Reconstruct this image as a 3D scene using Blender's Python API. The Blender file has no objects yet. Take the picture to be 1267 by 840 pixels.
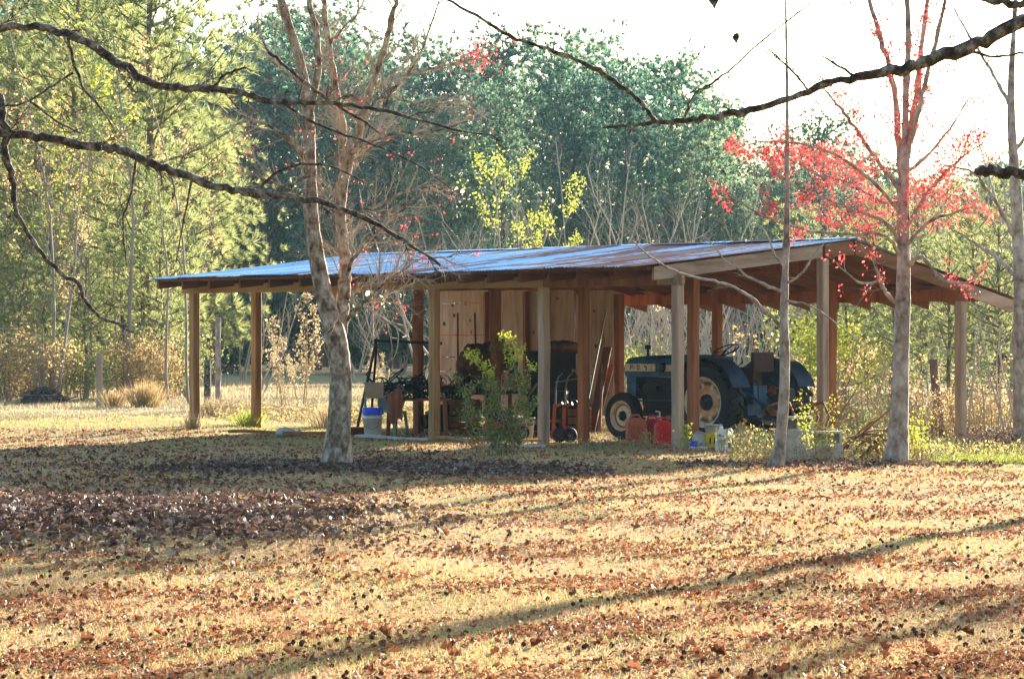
import bpy, math, random
import numpy as np
from mathutils import Vector, Matrix
R = np.random.default_rng(7); rnd = random.Random(11)
F = 3720.0; H = 1.57
scene = bpy.context.scene; COL = scene.collection
def W(px, py, d):
    return np.array([(px-633.5)*d/F, d, H+(420-py)*d/F])
def sstep(a, b, x):
    t = np.clip((x-a)/(b-a), 0, 1); return t*t*(3-2*t)
def g(x, y):
    x = np.asarray(x, float); y = np.asarray(y, float)
    z = -.24*sstep(4.6, 7.2, x)*sstep(38, 45, y)*(1-sstep(55, 75, y))
    z = z+.09*sstep(3, 6, -x)*sstep(44, 51, y)
    z = z+.16*np.exp(-((x+3.6)/1.5)**2-((y-25)/3.2)**2)
    z = z+.03*np.exp(-((x+2.0)/1.5)**2-((y-36.8)/1.6)**2)
    z = z+.02*np.sin(x*.9+1)*np.sin(y*.5)+.012*np.sin(x*2.3+y*1.1)
    return z
def GP(px, d, dz=0):
    x = (px-633.5)*d/F
    return np.array([x, d, float(g(x, d))+dz])
# ---------------------------------------------------------------- materials
def mat(name, ramp, rough=.85, scale=6, metallic=0, bump=0, bscale=40, stretch=None, island=False, transl=0, detail=6, spec=.3, objrand=0, sheen=None):
    m = bpy.data.materials.new(name); m.use_nodes = True
    nt = m.node_tree; N = nt.nodes; L = nt.links; N.clear()
    out = N.new('ShaderNodeOutputMaterial'); b = N.new('ShaderNodeBsdfPrincipled')
    b.inputs['Roughness'].default_value = rough; b.inputs['Metallic'].default_value = metallic
    b.inputs['Specular IOR Level'].default_value = spec
    cr = N.new('ShaderNodeValToRGB'); e = cr.color_ramp.elements
    while len(e) < len(ramp): e.new(.5)
    for i, c in enumerate(ramp):
        p = i/(max(1, len(ramp)-1))
        if len(c) == 4: p = c[3]
        e[i].position = p; e[i].color = (c[0], c[1], c[2], 1)
    tc = N.new('ShaderNodeTexCoord'); mp = N.new('ShaderNodeMapping'); L.new(tc.outputs['Object'], mp.inputs[0])
    if stretch: mp.inputs['Scale'].default_value = stretch
    no = N.new('ShaderNodeTexNoise'); no.inputs['Scale'].default_value = scale; no.inputs['Detail'].default_value = detail
    no.inputs['Roughness'].default_value = .65
    L.new(mp.outputs[0], no.inputs['Vector'])
    if island:
        ge = N.new('ShaderNodeNewGeometry'); mx = N.new('ShaderNodeMath'); mx.operation = 'MULTIPLY_ADD'
        L.new(no.outputs[0], mx.inputs[0]); mx.inputs[1].default_value = .9
        ad = N.new('ShaderNodeMath'); ad.operation = 'MULTIPLY_ADD'; L.new(ge.outputs['Random Per Island'], ad.inputs[0])
        ad.inputs[1].default_value = .75; ad.inputs[2].default_value = -.32
        L.new(ad.outputs[0], mx.inputs[2]); src = mx.outputs[0]
    else:
        mr = N.new('ShaderNodeMapRange'); mr.inputs[1].default_value = .28; mr.inputs[2].default_value = .72
        L.new(no.outputs[0], mr.inputs[0]); src = mr.outputs[0]
    if objrand:
        oi = N.new('ShaderNodeObjectInfo'); a2 = N.new('ShaderNodeMath'); a2.operation = 'MULTIPLY_ADD'
        L.new(oi.outputs['Random'], a2.inputs[0]); a2.inputs[1].default_value = objrand; L.new(src, a2.inputs[2])
        a3 = N.new('ShaderNodeMath'); a3.operation = 'SUBTRACT'; L.new(a2.outputs[0], a3.inputs[0]); a3.inputs[1].default_value = objrand/2; src = a3.outputs[0]
    L.new(src, cr.inputs[0]); L.new(cr.outputs[0], b.inputs['Base Color'])
    if bump:
        n2 = N.new('ShaderNodeTexNoise'); n2.inputs['Scale'].default_value = bscale; n2.inputs['Detail'].default_value = 4
        L.new(mp.outputs[0], n2.inputs['Vector']); bp = N.new('ShaderNodeBump'); bp.inputs['Strength'].default_value = bump
        bp.inputs['Distance'].default_value = .02
        L.new(n2.outputs[0], bp.inputs['Height']); L.new(bp.outputs[0], b.inputs['Normal'])
    if transl:
        tr = N.new('ShaderNodeBsdfTranslucent'); L.new(cr.outputs[0], tr.inputs[0]); ms = N.new('ShaderNodeMixShader')
        ms.inputs[0].default_value = transl; L.new(b.outputs[0], ms.inputs[1]); L.new(tr.outputs[0], ms.inputs[2]); L.new(ms.outputs[0], out.inputs[0])
    else: L.new(b.outputs[0], out.inputs[0])
    m['_'] = 1
    return m
M = {}
M['bark'] = mat('grey_bark', [(.07,.042,.027,.12),(.24,.16,.105,.40),(.41,.31,.225,.62),(.64,.56,.46,.9)], .9, 11, bump=1, bscale=34, stretch=(1,1,.7))
M['bark_pale'] = mat('pale_bark', [(.12,.08,.06,.1),(.33,.25,.20,.45),(.46,.38,.32,.7),(.62,.54,.47,1)], .9, 8, bump=.9, bscale=25, stretch=(1,1,.6))
M['bark_dark'] = mat('limb_bark', [(.03,.023,.02,.2),(.10,.075,.062,.5),(.42,.36,.31,.9)], .9, 22, bump=.8, bscale=60)
M['bark_pine'] = mat('pine_bark', [(.10,.055,.035),(.25,.15,.10)], .95, 5, bump=.5, bscale=18)
M['twig'] = mat('twig', [(.22,.16,.12),(.42,.34,.27)], .9, 3)
M['twig_pale'] = mat('pale_twig', [(.30,.235,.17),(.54,.45,.36)], .9, 3, transl=.0)
M['twig_red'] = mat('reddish_twig', [(.20,.09,.06),(.38,.2,.13)], .9, 3)
M['pine_far'] = mat('pine_needles', [(.014,.065,.055),(.08,.185,.13),(.38,.50,.27)], .75, .3, island=True, transl=.5, objrand=.25)  # blue in the needle colour stands in for shade and haze on far pines
M['pine_pale'] = mat('pale_pine_needles', [(.05,.13,.09),(.18,.29,.17),(.46,.54,.30)], .75, .3, island=True, transl=.5, objrand=.25)
M['pine_lit'] = mat('young_pine_needles', [(.10,.14,.05),(.30,.34,.12),(.60,.59,.26)], .7, .9, island=True, transl=.55)
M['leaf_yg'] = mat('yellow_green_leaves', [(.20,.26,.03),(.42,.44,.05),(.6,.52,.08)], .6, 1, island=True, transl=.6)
M['leaf_pale'] = mat('pale_yellow_green_leaves', [(.22,.28,.03),(.44,.48,.07),(.62,.60,.12)], .6, 1, island=True, transl=.5)
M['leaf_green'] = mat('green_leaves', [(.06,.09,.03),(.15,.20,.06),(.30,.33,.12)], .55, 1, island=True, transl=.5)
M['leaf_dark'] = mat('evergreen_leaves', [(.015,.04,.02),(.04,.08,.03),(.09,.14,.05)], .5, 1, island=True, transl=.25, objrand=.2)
M['leaf_rust'] = mat('rusty_leaves', [(.22,.12,.06),(.45,.31,.14),(.62,.50,.26)], .7, 1, island=True, transl=.6)
M['bud'] = mat('red_buds', [(.5,.03,.045),(.76,.08,.09),(.85,.28,.26)], .6, 1, island=True, transl=.4)
M['straw'] = mat('straw', [(.28,.20,.11),(.46,.36,.21),(.60,.50,.32)], .8, .6, island=True, transl=.5)
M['grass'] = mat('dry_grass', [(.20,.14,.055),(.41,.25,.12),(.57,.36,.20),(.67,.475,.31)], .8, .5, island=True, transl=.5)
M['grass_green'] = mat('green_grass', [(.14,.22,.03),(.30,.38,.06),(.5,.5,.12)], .7, .7, island=True, transl=.55)
M['litter'] = mat('fallen_leaves', [(.05,.02,.013),(.20,.065,.03),(.40,.15,.07),(.52,.32,.21)], .65, .8, island=True, transl=.22)
M['litter_grey'] = mat('old_leaves', [(.025,.014,.011),(.095,.05,.035),(.20,.12,.09),(.44,.36,.30)], .7, .8, island=True, transl=.15)
M['gum'] = mat('seed_balls', [(.035,.014,.01),(.13,.05,.03)], .9, 20)
M['wood_new'] = mat('treated_lumber', [(.18,.08,.03),(.38,.21,.09),(.50,.31,.15)], .8, 7, bump=.5, bscale=14, stretch=(1.6,1.6,.12))
M['wood_beam'] = mat('beam_lumber', [(.24,.12,.05),(.42,.25,.11),(.50,.32,.16)], .8, 5, bump=.3, bscale=12, stretch=(.12,1,1))
M['wood_red'] = mat('red_stained_lumber', [(.13,.035,.015),(.30,.105,.04),(.38,.15,.065)], .8, 5, bump=.3, bscale=12, stretch=(1,1,.12))
M['wood_grey'] = mat('weathered_lumber', [(.22,.14,.10),(.40,.275,.20),(.50,.37,.28)], .9, 6, bump=.4, bscale=14, stretch=(1,1,.12))
M['wood_greyb'] = mat('weathered_board', [(.16,.10,.07),(.33,.235,.17),(.45,.34,.26)], .9, 6, bump=.4, bscale=14, stretch=(1,.12,1))
M['wood_raft'] = mat('rafter_lumber', [(.12,.045,.02),(.27,.115,.05)], .85, 5, stretch=(1,.15,1))
M['rust'] = mat('rust', [(.12,.035,.02),(.28,.09,.04),(.40,.17,.08)], .85, 8, bump=.3, bscale=50)
M['black'] = mat('black_metal', [(.004,.004,.005),(.016,.014,.014)], .5, 8)
M['rubber'] = mat('tyre_rubber', [(.008,.008,.01),(.026,.025,.027)], .75, 5, bump=.2)
M['t_blue'] = mat('faded_blue_paint', [(.004,.02,.05),(.012,.065,.14),(.05,.14,.24)], .5, 5, bump=.15)
M['t_blue_d'] = mat('dull_blue_paint', [(.004,.008,.018),(.010,.024,.045),(.03,.065,.09)], .45, 4, bump=.15)
M['engine'] = mat('oily_metal', [(.004,.005,.007),(.018,.02,.026)], .55, 12, bump=.3)
M['cream'] = mat('cream_paint', [(.30,.20,.10),(.62,.54,.38),(.70,.63,.48)], .6, 9, bump=.15)
M['rim_rust'] = mat('rusty_rim_paint', [(.42,.14,.03),(.60,.27,.09),(.62,.50,.36)], .6, 4, bump=.15)
M['white'] = mat('white_plastic', [(.62,.62,.6),(.8,.8,.78)], .5, 6)
M['dirty_white'] = mat('dirty_white_plastic', [(.40,.38,.34),(.66,.64,.60)], .5, 6)
M['blue_pl'] = mat('blue_plastic', [(.01,.05,.5),(.02,.08,.62)], .4, 4)
M['red_pl'] = mat('red_plastic', [(.5,.01,.012),(.72,.03,.03)], .4, 4)
M['crim_pl'] = mat('crimson_plastic', [(.32,.01,.03),(.52,.03,.06)], .45, 4)
M['or_pl'] = mat('faded_red_plastic', [(.34,.07,.03),(.55,.15,.07)], .6, 5)
M['yellow_pl'] = mat('yellow_plastic', [(.55,.38,.01),(.78,.55,.02)], .5, 4)
M['yellow_old'] = mat('faded_yellow_plastic', [(.16,.09,.01),(.32,.19,.02)], .7, 5)
M['orange'] = mat('orange_paint', [(.22,.035,.012),(.46,.09,.025)], .5, 6)
M['grey_pl'] = mat('grey_green_plastic', [(.15,.18,.17),(.27,.31,.29)], .5, 5)
M['card'] = mat('cardboard', [(.36,.25,.15),(.52,.40,.27)], .9, 5)
M['cloth_rust'] = mat('rust_cloth', [(.26,.08,.04),(.40,.15,.08)], .95, 5)
M['tarp'] = mat('brown_tarp', [(.03,.012,.01),(.13,.045,.022),(.24,.10,.05)], .8, 6, bump=.5, bscale=14)
M['block'] = mat('concrete', [(.28,.25,.21),(.50,.45,.39),(.62,.58,.51)], .95, 5, bump=.5, bscale=50)
M['stone'] = mat('pale_stone', [(.38,.36,.33),(.58,.56,.52)], .9, 5, bump=.5, bscale=20)
M['ink'] = mat('dark_ink', [(.03,.04,.08),(.06,.07,.12)], .6, 4)
M['seat'] = mat('worn_seat', [(.02,.01,.008),(.07,.03,.022)], .7, 6)
M['metal'] = mat('bare_metal', [(.08,.075,.07),(.22,.21,.20)], .5, 8, metallic=.5)

def node_mat(name):
    m = bpy.data.materials.new(name); m.use_nodes = True; m.node_tree.nodes.clear()
    return m, m.node_tree.nodes, m.node_tree.links
def roof_mat():
    m, N, L = node_mat('corrugated_metal')
    out = N.new('ShaderNodeOutputMaterial'); b = N.new('ShaderNodeBsdfPrincipled'); L.new(b.outputs[0], out.inputs[0])
    tc = N.new('ShaderNodeTexCoord'); sp = N.new('ShaderNodeSeparateXYZ'); L.new(tc.outputs['Object'], sp.inputs[0])
    dv = N.new('ShaderNodeMath'); dv.operation = 'DIVIDE'; L.new(sp.outputs[0], dv.inputs[0]); dv.inputs[1].default_value = .62
    fl = N.new('ShaderNodeMath'); fl.operation = 'FLOOR'; L.new(dv.outputs[0], fl.inputs[0])
    y2 = N.new('ShaderNodeMath'); y2.operation = 'DIVIDE'; L.new(sp.outputs[1], y2.inputs[0]); y2.inputs[1].default_value = 2.45
    yf = N.new('ShaderNodeMath'); yf.operation = 'FLOOR'; L.new(y2.outputs[0], yf.inputs[0])
    cb = N.new('ShaderNodeCombineXYZ'); L.new(fl.outputs[0], cb.inputs[0]); L.new(yf.outputs[0], cb.inputs[1])
    wn = N.new('ShaderNodeTexWhiteNoise'); wn.noise_dimensions = '2D'; L.new(cb.outputs[0], wn.inputs['Vector'])
    mp = N.new('ShaderNodeMapping'); mp.inputs['Scale'].default_value = (4.5, .30, 1); L.new(tc.outputs['Object'], mp.inputs[0])
    no = N.new('ShaderNodeTexNoise'); no.inputs['Scale'].default_value = 2.2; no.inputs['Detail'].default_value = 7; no.inputs['Roughness'].default_value = .7
    L.new(mp.outputs[0], no.inputs['Vector'])
    # sheets in the middle and right of the roof are rustier than the ones at the far left end
    gx = N.new('ShaderNodeMapRange'); L.new(sp.outputs[0], gx.inputs[0]); gx.inputs[1].default_value = -10.5; gx.inputs[2].default_value = -3
    gx.inputs[3].default_value = -.30; gx.inputs[4].default_value = .06
    a = N.new('ShaderNodeMath'); a.operation = 'MULTIPLY_ADD'; L.new(wn.outputs[0], a.inputs[0]); a.inputs[1].default_value = .42; L.new(no.outputs[0], a.inputs[2])
    a2 = N.new('ShaderNodeMath'); a2.operation = 'ADD'; L.new(a.outputs[0], a2.inputs[0]); L.new(gx.outputs[0], a2.inputs[1])
    mr = N.new('ShaderNodeMapRange'); mr.inputs[1].default_value = .665; mr.inputs[2].default_value = .72; L.new(a2.outputs[0], mr.inputs[0])
    mix = N.new('ShaderNodeMix'); mix.data_type = 'RGBA'; L.new(mr.outputs[0], mix.inputs[0])
    m3 = N.new('ShaderNodeMapping'); m3.inputs['Scale'].default_value = (7, .10, 1); L.new(tc.outputs['Object'], m3.inputs[0])
    n3 = N.new('ShaderNodeTexNoise'); n3.inputs['Scale'].default_value = 2; n3.inputs['Detail'].default_value = 4; L.new(m3.outputs[0], n3.inputs['Vector'])
    s3 = N.new('ShaderNodeMath'); s3.operation = 'MULTIPLY_ADD'; L.new(n3.outputs[0], s3.inputs[0]); s3.inputs[1].default_value = 2.2; s3.inputs[2].default_value = -1.0
    s4 = N.new('ShaderNodeMath'); s4.operation = 'MULTIPLY_ADD'; L.new(wn.outputs[0], s4.inputs[0]); s4.inputs[1].default_value = .7; L.new(s3.outputs[0], s4.inputs[2])
    cr = N.new('ShaderNodeValToRGB'); L.new(s4.outputs[0], cr.inputs[0])
    cr.color_ramp.elements[0].color = (.05,.38,.70,1); cr.color_ramp.elements[1].color = (.70,.82,.90,1)  # blue put into the base colour stands in for reflected sky on the metal
    L.new(cr.outputs[0], mix.inputs[6]); mix.inputs[7].default_value = (.20,.065,.055,1)
    L.new(mix.outputs[2], b.inputs['Base Color'])
    mt = N.new('ShaderNodeMapRange'); L.new(mr.outputs[0], mt.inputs[0]); mt.inputs[3].default_value = .35; mt.inputs[4].default_value = .15; L.new(mt.outputs[0], b.inputs['Metallic'])
    rr = N.new('ShaderNodeMapRange'); L.new(mr.outputs[0], rr.inputs[0]); rr.inputs[3].default_value = .42; rr.inputs[4].default_value = .8; L.new(rr.outputs[0], b.inputs['Roughness'])
    return m
M['roof'] = roof_mat()
def ply_mat():
    m, N, L = node_mat('plywood')
    out = N.new('ShaderNodeOutputMaterial'); b = N.new('ShaderNodeBsdfPrincipled'); L.new(b.outputs[0], out.inputs[0]); b.inputs['Roughness'].default_value = .85
    tc = N.new('ShaderNodeTexCoord'); mp = N.new('ShaderNodeMapping'); mp.inputs['Scale'].default_value = (6, 1, .8); L.new(tc.outputs['Object'], mp.inputs[0])
    no = N.new('ShaderNodeTexNoise'); no.inputs['Scale'].default_value = 1.6; no.inputs['Detail'].default_value = 6; L.new(mp.outputs[0], no.inputs['Vector'])
    cr = N.new('ShaderNodeValToRGB'); L.new(no.outputs[0], cr.inputs[0])
    cr.color_ramp.elements[0].position = .3; cr.color_ramp.elements[0].color = (.36,.21,.14,1); cr.color_ramp.elements[1].position = .7; cr.color_ramp.elements[1].color = (.60,.43,.32,1)
    vo = N.new('ShaderNodeTexVoronoi'); vo.inputs['Scale'].default_value = 4.2; L.new(tc.outputs['Object'], vo.inputs['Vector'])
    lt = N.new('ShaderNodeMapRange'); L.new(vo.outputs[0], lt.inputs[0]); lt.inputs[1].default_value = .13; lt.inputs[2].default_value = .20; lt.inputs[3].default_value = 1; lt.inputs[4].default_value = 0
    mix = N.new('ShaderNodeMix'); mix.data_type = 'RGBA'; sx = N.new('ShaderNodeSeparateXYZ'); L.new(vo.outputs['Color'], sx.inputs[0]); gt = N.new('ShaderNodeMath'); gt.operation = 'GREATER_THAN'; gt.inputs[1].default_value = .32; L.new(sx.outputs[0], gt.inputs[0]); mu = N.new('ShaderNodeMath'); mu.operation = 'MULTIPLY'; L.new(gt.outputs[0], mu.inputs[0]); L.new(lt.outputs[0], mu.inputs[1]); L.new(mu.outputs[0], mix.inputs[0]); L.new(cr.outputs[0], mix.inputs[6]); mix.inputs[7].default_value = (.10,.035,.02,1)
    L.new(mix.outputs[2], b.inputs['Base Color']); return m
M['ply'] = ply_mat()
def ground_mat():
    m, N, L = node_mat('lawn_ground')
    out = N.new('ShaderNodeOutputMaterial'); b = N.new('ShaderNodeBsdfPrincipled'); L.new(b.outputs[0], out.inputs[0]); b.inputs['Roughness'].default_value = 1; b.inputs['Specular IOR Level'].default_value = .1
    tc = N.new('ShaderNodeTexCoord')
    def noise(s, d=8, r=.65):
        n = N.new('ShaderNodeTexNoise'); n.inputs['Scale'].default_value = s; n.inputs['Detail'].default_value = d; n.inputs['Roughness'].default_value = r
        L.new(tc.outputs['Object'], n.inputs['Vector']); return n.outputs[0]
    cr = N.new('ShaderNodeValToRGB'); L.new(noise(9), cr.inputs[0]); e = cr.color_ramp.elements; e.new(.5)
    e[0].position = .33; e[0].color = (.16,.10,.05,1); e[1].position = .5; e[1].color = (.36,.26,.12,1); e[2].position = .68; e[2].color = (.52,.40,.2,1)
    c2 = N.new('ShaderNodeValToRGB'); L.new(noise(.35, 4), c2.inputs[0]); c2.color_ramp.elements[0].position = .48; c2.color_ramp.elements[1].position = .62
    mix = N.new('ShaderNodeMix'); mix.data_type = 'RGBA'; ml = N.new('ShaderNodeMath'); ml.operation = 'MULTIPLY'; L.new(c2.outputs[0], ml.inputs[0]); ml.inputs[1].default_value = .5
    L.new(ml.outputs[0], mix.inputs[0]); L.new(cr.outputs[0], mix.inputs[6]); mix.inputs[7].default_value = (.24,.26,.07,1)
    L.new(mix.outputs[2], b.inputs['Base Color'])
    bp = N.new('ShaderNodeBump'); bp.inputs['Strength'].default_value = .8; bp.inputs['Distance'].default_value = .05; L.new(noise(14, 5), bp.inputs['Height']); L.new(bp.outputs[0], b.inputs['Normal'])
    return m
M['ground'] = ground_mat()
# ---------------------------------------------------------------- mesh helpers
class MB:
    def __init__(s): s.v = []; s.f = []; s.n = 0; s.m = []; s.sm = []
    def add(s, V, Fc, mi=0, smooth=False):
        V = np.asarray(V, float).reshape(-1, 3); Fc = np.asarray(Fc, int)
        s.v.append(V); s.f.append(Fc+s.n); s.n += len(V); s.m.append(np.full(len(Fc), mi)); s.sm.append(np.full(len(Fc), smooth)); return s
    def box(s, c, size, rot=None, mi=0, taper=1):
        x, y, z = [a/2 for a in size]
        V = np.array([[-x,-y,-z],[x,-y,-z],[x,y,-z],[-x,y,-z],[-x*taper,-y*taper,z],[x*taper,-y*taper,z],[x*taper,y*taper,z],[-x*taper,y*taper,z]])
        if rot is not None: V = V@np.array(rot).T
        return s.add(V+np.array(c), [[0,3,2,1],[4,5,6,7],[0,1,5,4],[1,2,6,5],[2,3,7,6],[3,0,4,7]], mi)
    def bar(s, a, b, w, h, mi=0, up=(0,0,1)):
        a = np.array(a, float); b = np.array(b, float); d = b-a; L = np.linalg.norm(d); d /= L
        up = np.array(up, float)
        if abs(d@up) > .98: up = np.array([0., 1, 0])
        sd = np.cross(d, up); sd /= np.linalg.norm(sd); u2 = np.cross(sd, d)
        return s.box((a+b)/2, (L, w, h), np.stack([d, sd, u2], 1), mi)
    def tube(s, P, r, n=6, mi=0, caps=True):
        P = np.asarray(P, float); k = len(P); r = np.broadcast_to(np.asarray(r, float), (k,))
        T = np.gradient(P, axis=0); T /= np.linalg.norm(T, axis=1)[:, None]+1e-9
        a = T.mean(0); ref = np.eye(3)[np.argmin(np.abs(a))]
        U = np.cross(T, ref); U /= np.linalg.norm(U, axis=1)[:, None]+1e-9; Vv = np.cross(T, U)
        an = np.arange(n)*2*math.pi/n
        V = P[:, None]+r[:, None, None]*(np.cos(an)[None, :, None]*U[:, None]+np.sin(an)[None, :, None]*Vv[:, None])
        i = np.arange(k-1)[:, None]*n; j = np.arange(n)[None]; j2 = (j+1) % n
        Fc = np.stack([i+j, i+j2, i+n+j2, i+n+j], -1).reshape(-1, 4)
        s.add(V.reshape(-1, 3), Fc, mi, n > 4)
        if caps and n > 4:
            s.add(V[0], [list(range(n))[::-1]], mi); s.add(V[-1], [list(range(n))], mi)
        return s
    def cyl(s, a, b, r, n=16, mi=0): return s.tube([a, b], r, n, mi)
    def lathe(s, prof, axis_o, axis=(0,0,1), n=24, mi=0):
        ax = np.array(axis, float); ax /= np.linalg.norm(ax); ref = np.eye(3)[np.argmin(np.abs(ax))]
        U = np.cross(ax, ref); U /= np.linalg.norm(U); Vv = np.cross(ax, U); an = np.arange(n)*2*math.pi/n
        prof = np.array(prof, float); k = len(prof)
        V = np.array(axis_o)+prof[:, 1, None, None]*ax+prof[:, 0, None, None]*(np.cos(an)[None, :, None]*U+np.sin(an)[None, :, None]*Vv)
        i = np.arange(k-1)[:, None]*n; j = np.arange(n)[None]; j2 = (j+1) % n
        return s.add(V.reshape(-1, 3), np.stack([i+j, i+j2, i+n+j2, i+n+j], -1).reshape(-1, 4), mi, True)
    def blob(s, c, r, rng, n=10, k=7, amp=.2, mi=0):
        V = []
        for i in range(k+1):
            th = math.pi*i/k
            for j in range(n):
                ph = 2*math.pi*j/n; q = 1+amp*(rng.random()-.5)*2
                V.append([c[0]+r[0]*q*math.sin(th)*math.cos(ph), c[1]+r[1]*q*math.sin(th)*math.sin(ph), c[2]+r[2]*q*math.cos(th)])
        Fc = [[i*n+j, i*n+(j+1) % n, (i+1)*n+(j+1) % n, (i+1)*n+j] for i in range(k) for j in range(n)]
        return s.add(V, Fc, mi, True)
    def mesh(s, name, mats):
        me = bpy.data.meshes.new(name)
        if not s.v: return me
        V = np.concatenate(s.v); me.vertices.add(len(V)); me.vertices.foreach_set('co', V.ravel())
        lens = np.concatenate([np.full(len(a), a.shape[1]) for a in s.f]); loops = np.concatenate([a.ravel() for a in s.f])
        me.loops.add(len(loops)); me.loops.foreach_set('vertex_index', loops.astype(np.int32))
        me.polygons.add(len(lens)); st = np.concatenate([[0], np.cumsum(lens)[:-1]])
        me.polygons.foreach_set('loop_start', st.astype(np.int32)); me.polygons.foreach_set('material_index', np.concatenate(s.m).astype(np.int32))
        me.polygons.foreach_set('use_smooth', np.concatenate(s.sm))
        for m in (mats if isinstance(mats, (list, tuple)) else [mats]): me.materials.append(M[m] if isinstance(m, str) else m)
        me.update(calc_edges=True); me.validate(); return me
    def build(s, name, mats, parent=None, loc=None, rz=0):
        o = bpy.data.objects.new(name, s.mesh(name, mats)); COL.objects.link(o)
        if parent: o.parent = parent
        if loc is not None: o.location = Vector(loc)
        if rz: o.rotation_euler = (0, 0, rz)
        return o
def tag(o, label=None, cat=None, group=None, kind=None):
    if label: o['label'] = label
    if cat: o['category'] = cat
    if group: o['group'] = group
    if kind: o['kind'] = kind
    return o
def thing(name, loc, rz, label, cat, group=None):
    o = bpy.data.objects.new(name, None); COL.objects.link(o); o.location = Vector(loc); o.rotation_euler = (0, 0, rz)
    o.empty_display_size = .1
    return tag(o, label, cat, group)
def dup(root, loc, rz=0, sc=1, label=None, group=None, sz=None):
    r = root.copy(); COL.objects.link(r); r.location = Vector(loc); r.rotation_euler = (0, 0, rz); r.scale = (sc, sc, sz or sc)
    if label: r['label'] = label
    if group: r['group'] = group
    for ch in root.children:
        c = ch.copy(); COL.objects.link(c); c.parent = r
        for gch in ch.children:
            d = gch.copy(); COL.objects.link(d); d.parent = c
    return r
def rv(rng, n): 
    v = rng.normal(size=(n, 3)); return v/np.linalg.norm(v, axis=1)[:, None]
def leafquads(mb, C, size, rng, asp=.55, mi=0, flat=0):
    C = np.asarray(C, float).reshape(-1, 3); n = len(C); a = rv(rng, n); b = rv(rng, n)
    if flat: a[:, 2] *= (1-flat); b[:, 2] *= (1-flat)
    a /= np.linalg.norm(a, axis=1)[:, None]; b = b-(b*a).sum(1)[:, None]*a; b /= np.linalg.norm(b, axis=1)[:, None]+1e-9
    s = np.asarray(size)*rng.uniform(.6, 1.3, n); s = s[:, None]
    nn = np.cross(a, b)*s*.18
    V = np.stack([C-a*s, C+b*s*asp+nn, C+a*s, C-b*s*asp+nn], 1).reshape(-1, 3)
    mb.add(V, np.arange(4*n).reshape(-1, 4), mi)
def needles(mb, C, D, m, L, w, rng, spread=.75, mi=0):
    n = len(C); C = np.repeat(C, m, 0); D = np.repeat(D, m, 0)
    d = D+spread*rv(rng, n*m); d /= np.linalg.norm(d, axis=1)[:, None]+1e-9
    sd = np.cross(d, rv(rng, n*m)); sd /= np.linalg.norm(sd, axis=1)[:, None]+1e-9
    l = L*rng.uniform(.7, 1.15, n*m)[:, None]
    V = np.stack([C-sd*w/2, C+sd*w/2, C+d*l*.6+sd*w/2.2, C+d*l], 1).reshape(-1, 3)
    mb.add(V, np.arange(4*n*m).reshape(-1, 4), mi)
MINR = [.0025]
def grow(mb, p, d, L, r, lvl, rng, tips, up=.08, wob=.18, kids=5, sides=(7,5,4,3,3), r_end=.3, ang=(.5,1.0), lr=(.4,.7), first=.25, pts=None):
    k = max(3, int(5 if lvl > 1 else 8))
    P = [np.array(p, float)]; d = np.array(d, float); d /= np.linalg.norm(d)
    for i in range(k):
        d = d+wob*rng.normal(size=3)*.6+np.array([0, 0, up]); d /= np.linalg.norm(d); P.append(P[-1]+d*L/k)
    P = np.array(P); rad = r*np.linspace(1, r_end, k+1)
    mb.tube(P, rad, sides[min(lvl, 4)], 0, False)
    spawn(mb, P, rad, L, lvl, rng, tips, up, wob, kids, sides, r_end, ang, lr, first)
    return P
def spawn(mb, P, rad, L, lvl, rng, tips, up=.08, wob=.18, kids=5, sides=(7,5,4,3,3), r_end=.3, ang=(.5,1.0), lr=(.4,.7), first=.25, maxl=3):
    k = len(P)-1
    if lvl >= maxl:
        tips.append(P[k//2:]); return
    for c in range(kids):
        t = first+(1-first)*(c+rng.random())/kids; x = t*k; i = min(int(x), k-1); q = P[i]+(P[i+1]-P[i])*(x-i); dd = P[i+1]-P[i]; dd = dd/(np.linalg.norm(dd)+1e-9)
        side = np.cross(dd, rng.normal(size=3)); side /= np.linalg.norm(side)+1e-9; a = rng.uniform(*ang)
        nd = dd*math.cos(a)+side*math.sin(a)
        grow(mb, q, nd, L*rng.uniform(*lr)*(1.15-.5*t), max(rad[i]*rng.uniform(.4,.62), .0025), lvl+1, rng, tips, up, wob, max(2, kids-1), sides, r_end, ang, lr, first)
    tips.append(P[-2:])
def smooth_path(P, n=6):
    P = np.array(P, float); out = []
    for i in range(len(P)-1):
        p0 = P[max(i-1, 0)]; p1 = P[i]; p2 = P[i+1]; p3 = P[min(i+2, len(P)-1)]
        for t in np.linspace(0, 1, n, endpoint=False):
            out.append(.5*((2*p1)+(-p0+p2)*t+(2*p0-5*p1+4*p2-p3)*t*t+(-p0+3*p1-3*p2+p3)*t**3))
    out.append(P[-1]); return np.array(out)
def traced(rows, d, n=5):
    """rows of (px, py, thickness in px, depth offset): a limb at its own distance -> points, radii in metres"""
    Q = np.array([[*W(r[0], r[1], d+(r[3] if len(r) > 3 else 0)), r[2]*d/F/2] for r in rows]); S = smooth_path(Q, n); kn = np.random.default_rng(len(rows)+int(abs(rows[0][0]))); S[:, 3] *= 1+np.where(S[:, 3] > .05, .035, .13)*kn.normal(size=len(S))*(kn.random(len(S)) < .6); return S[:, :3], np.maximum(S[:, 3], .002)
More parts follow.
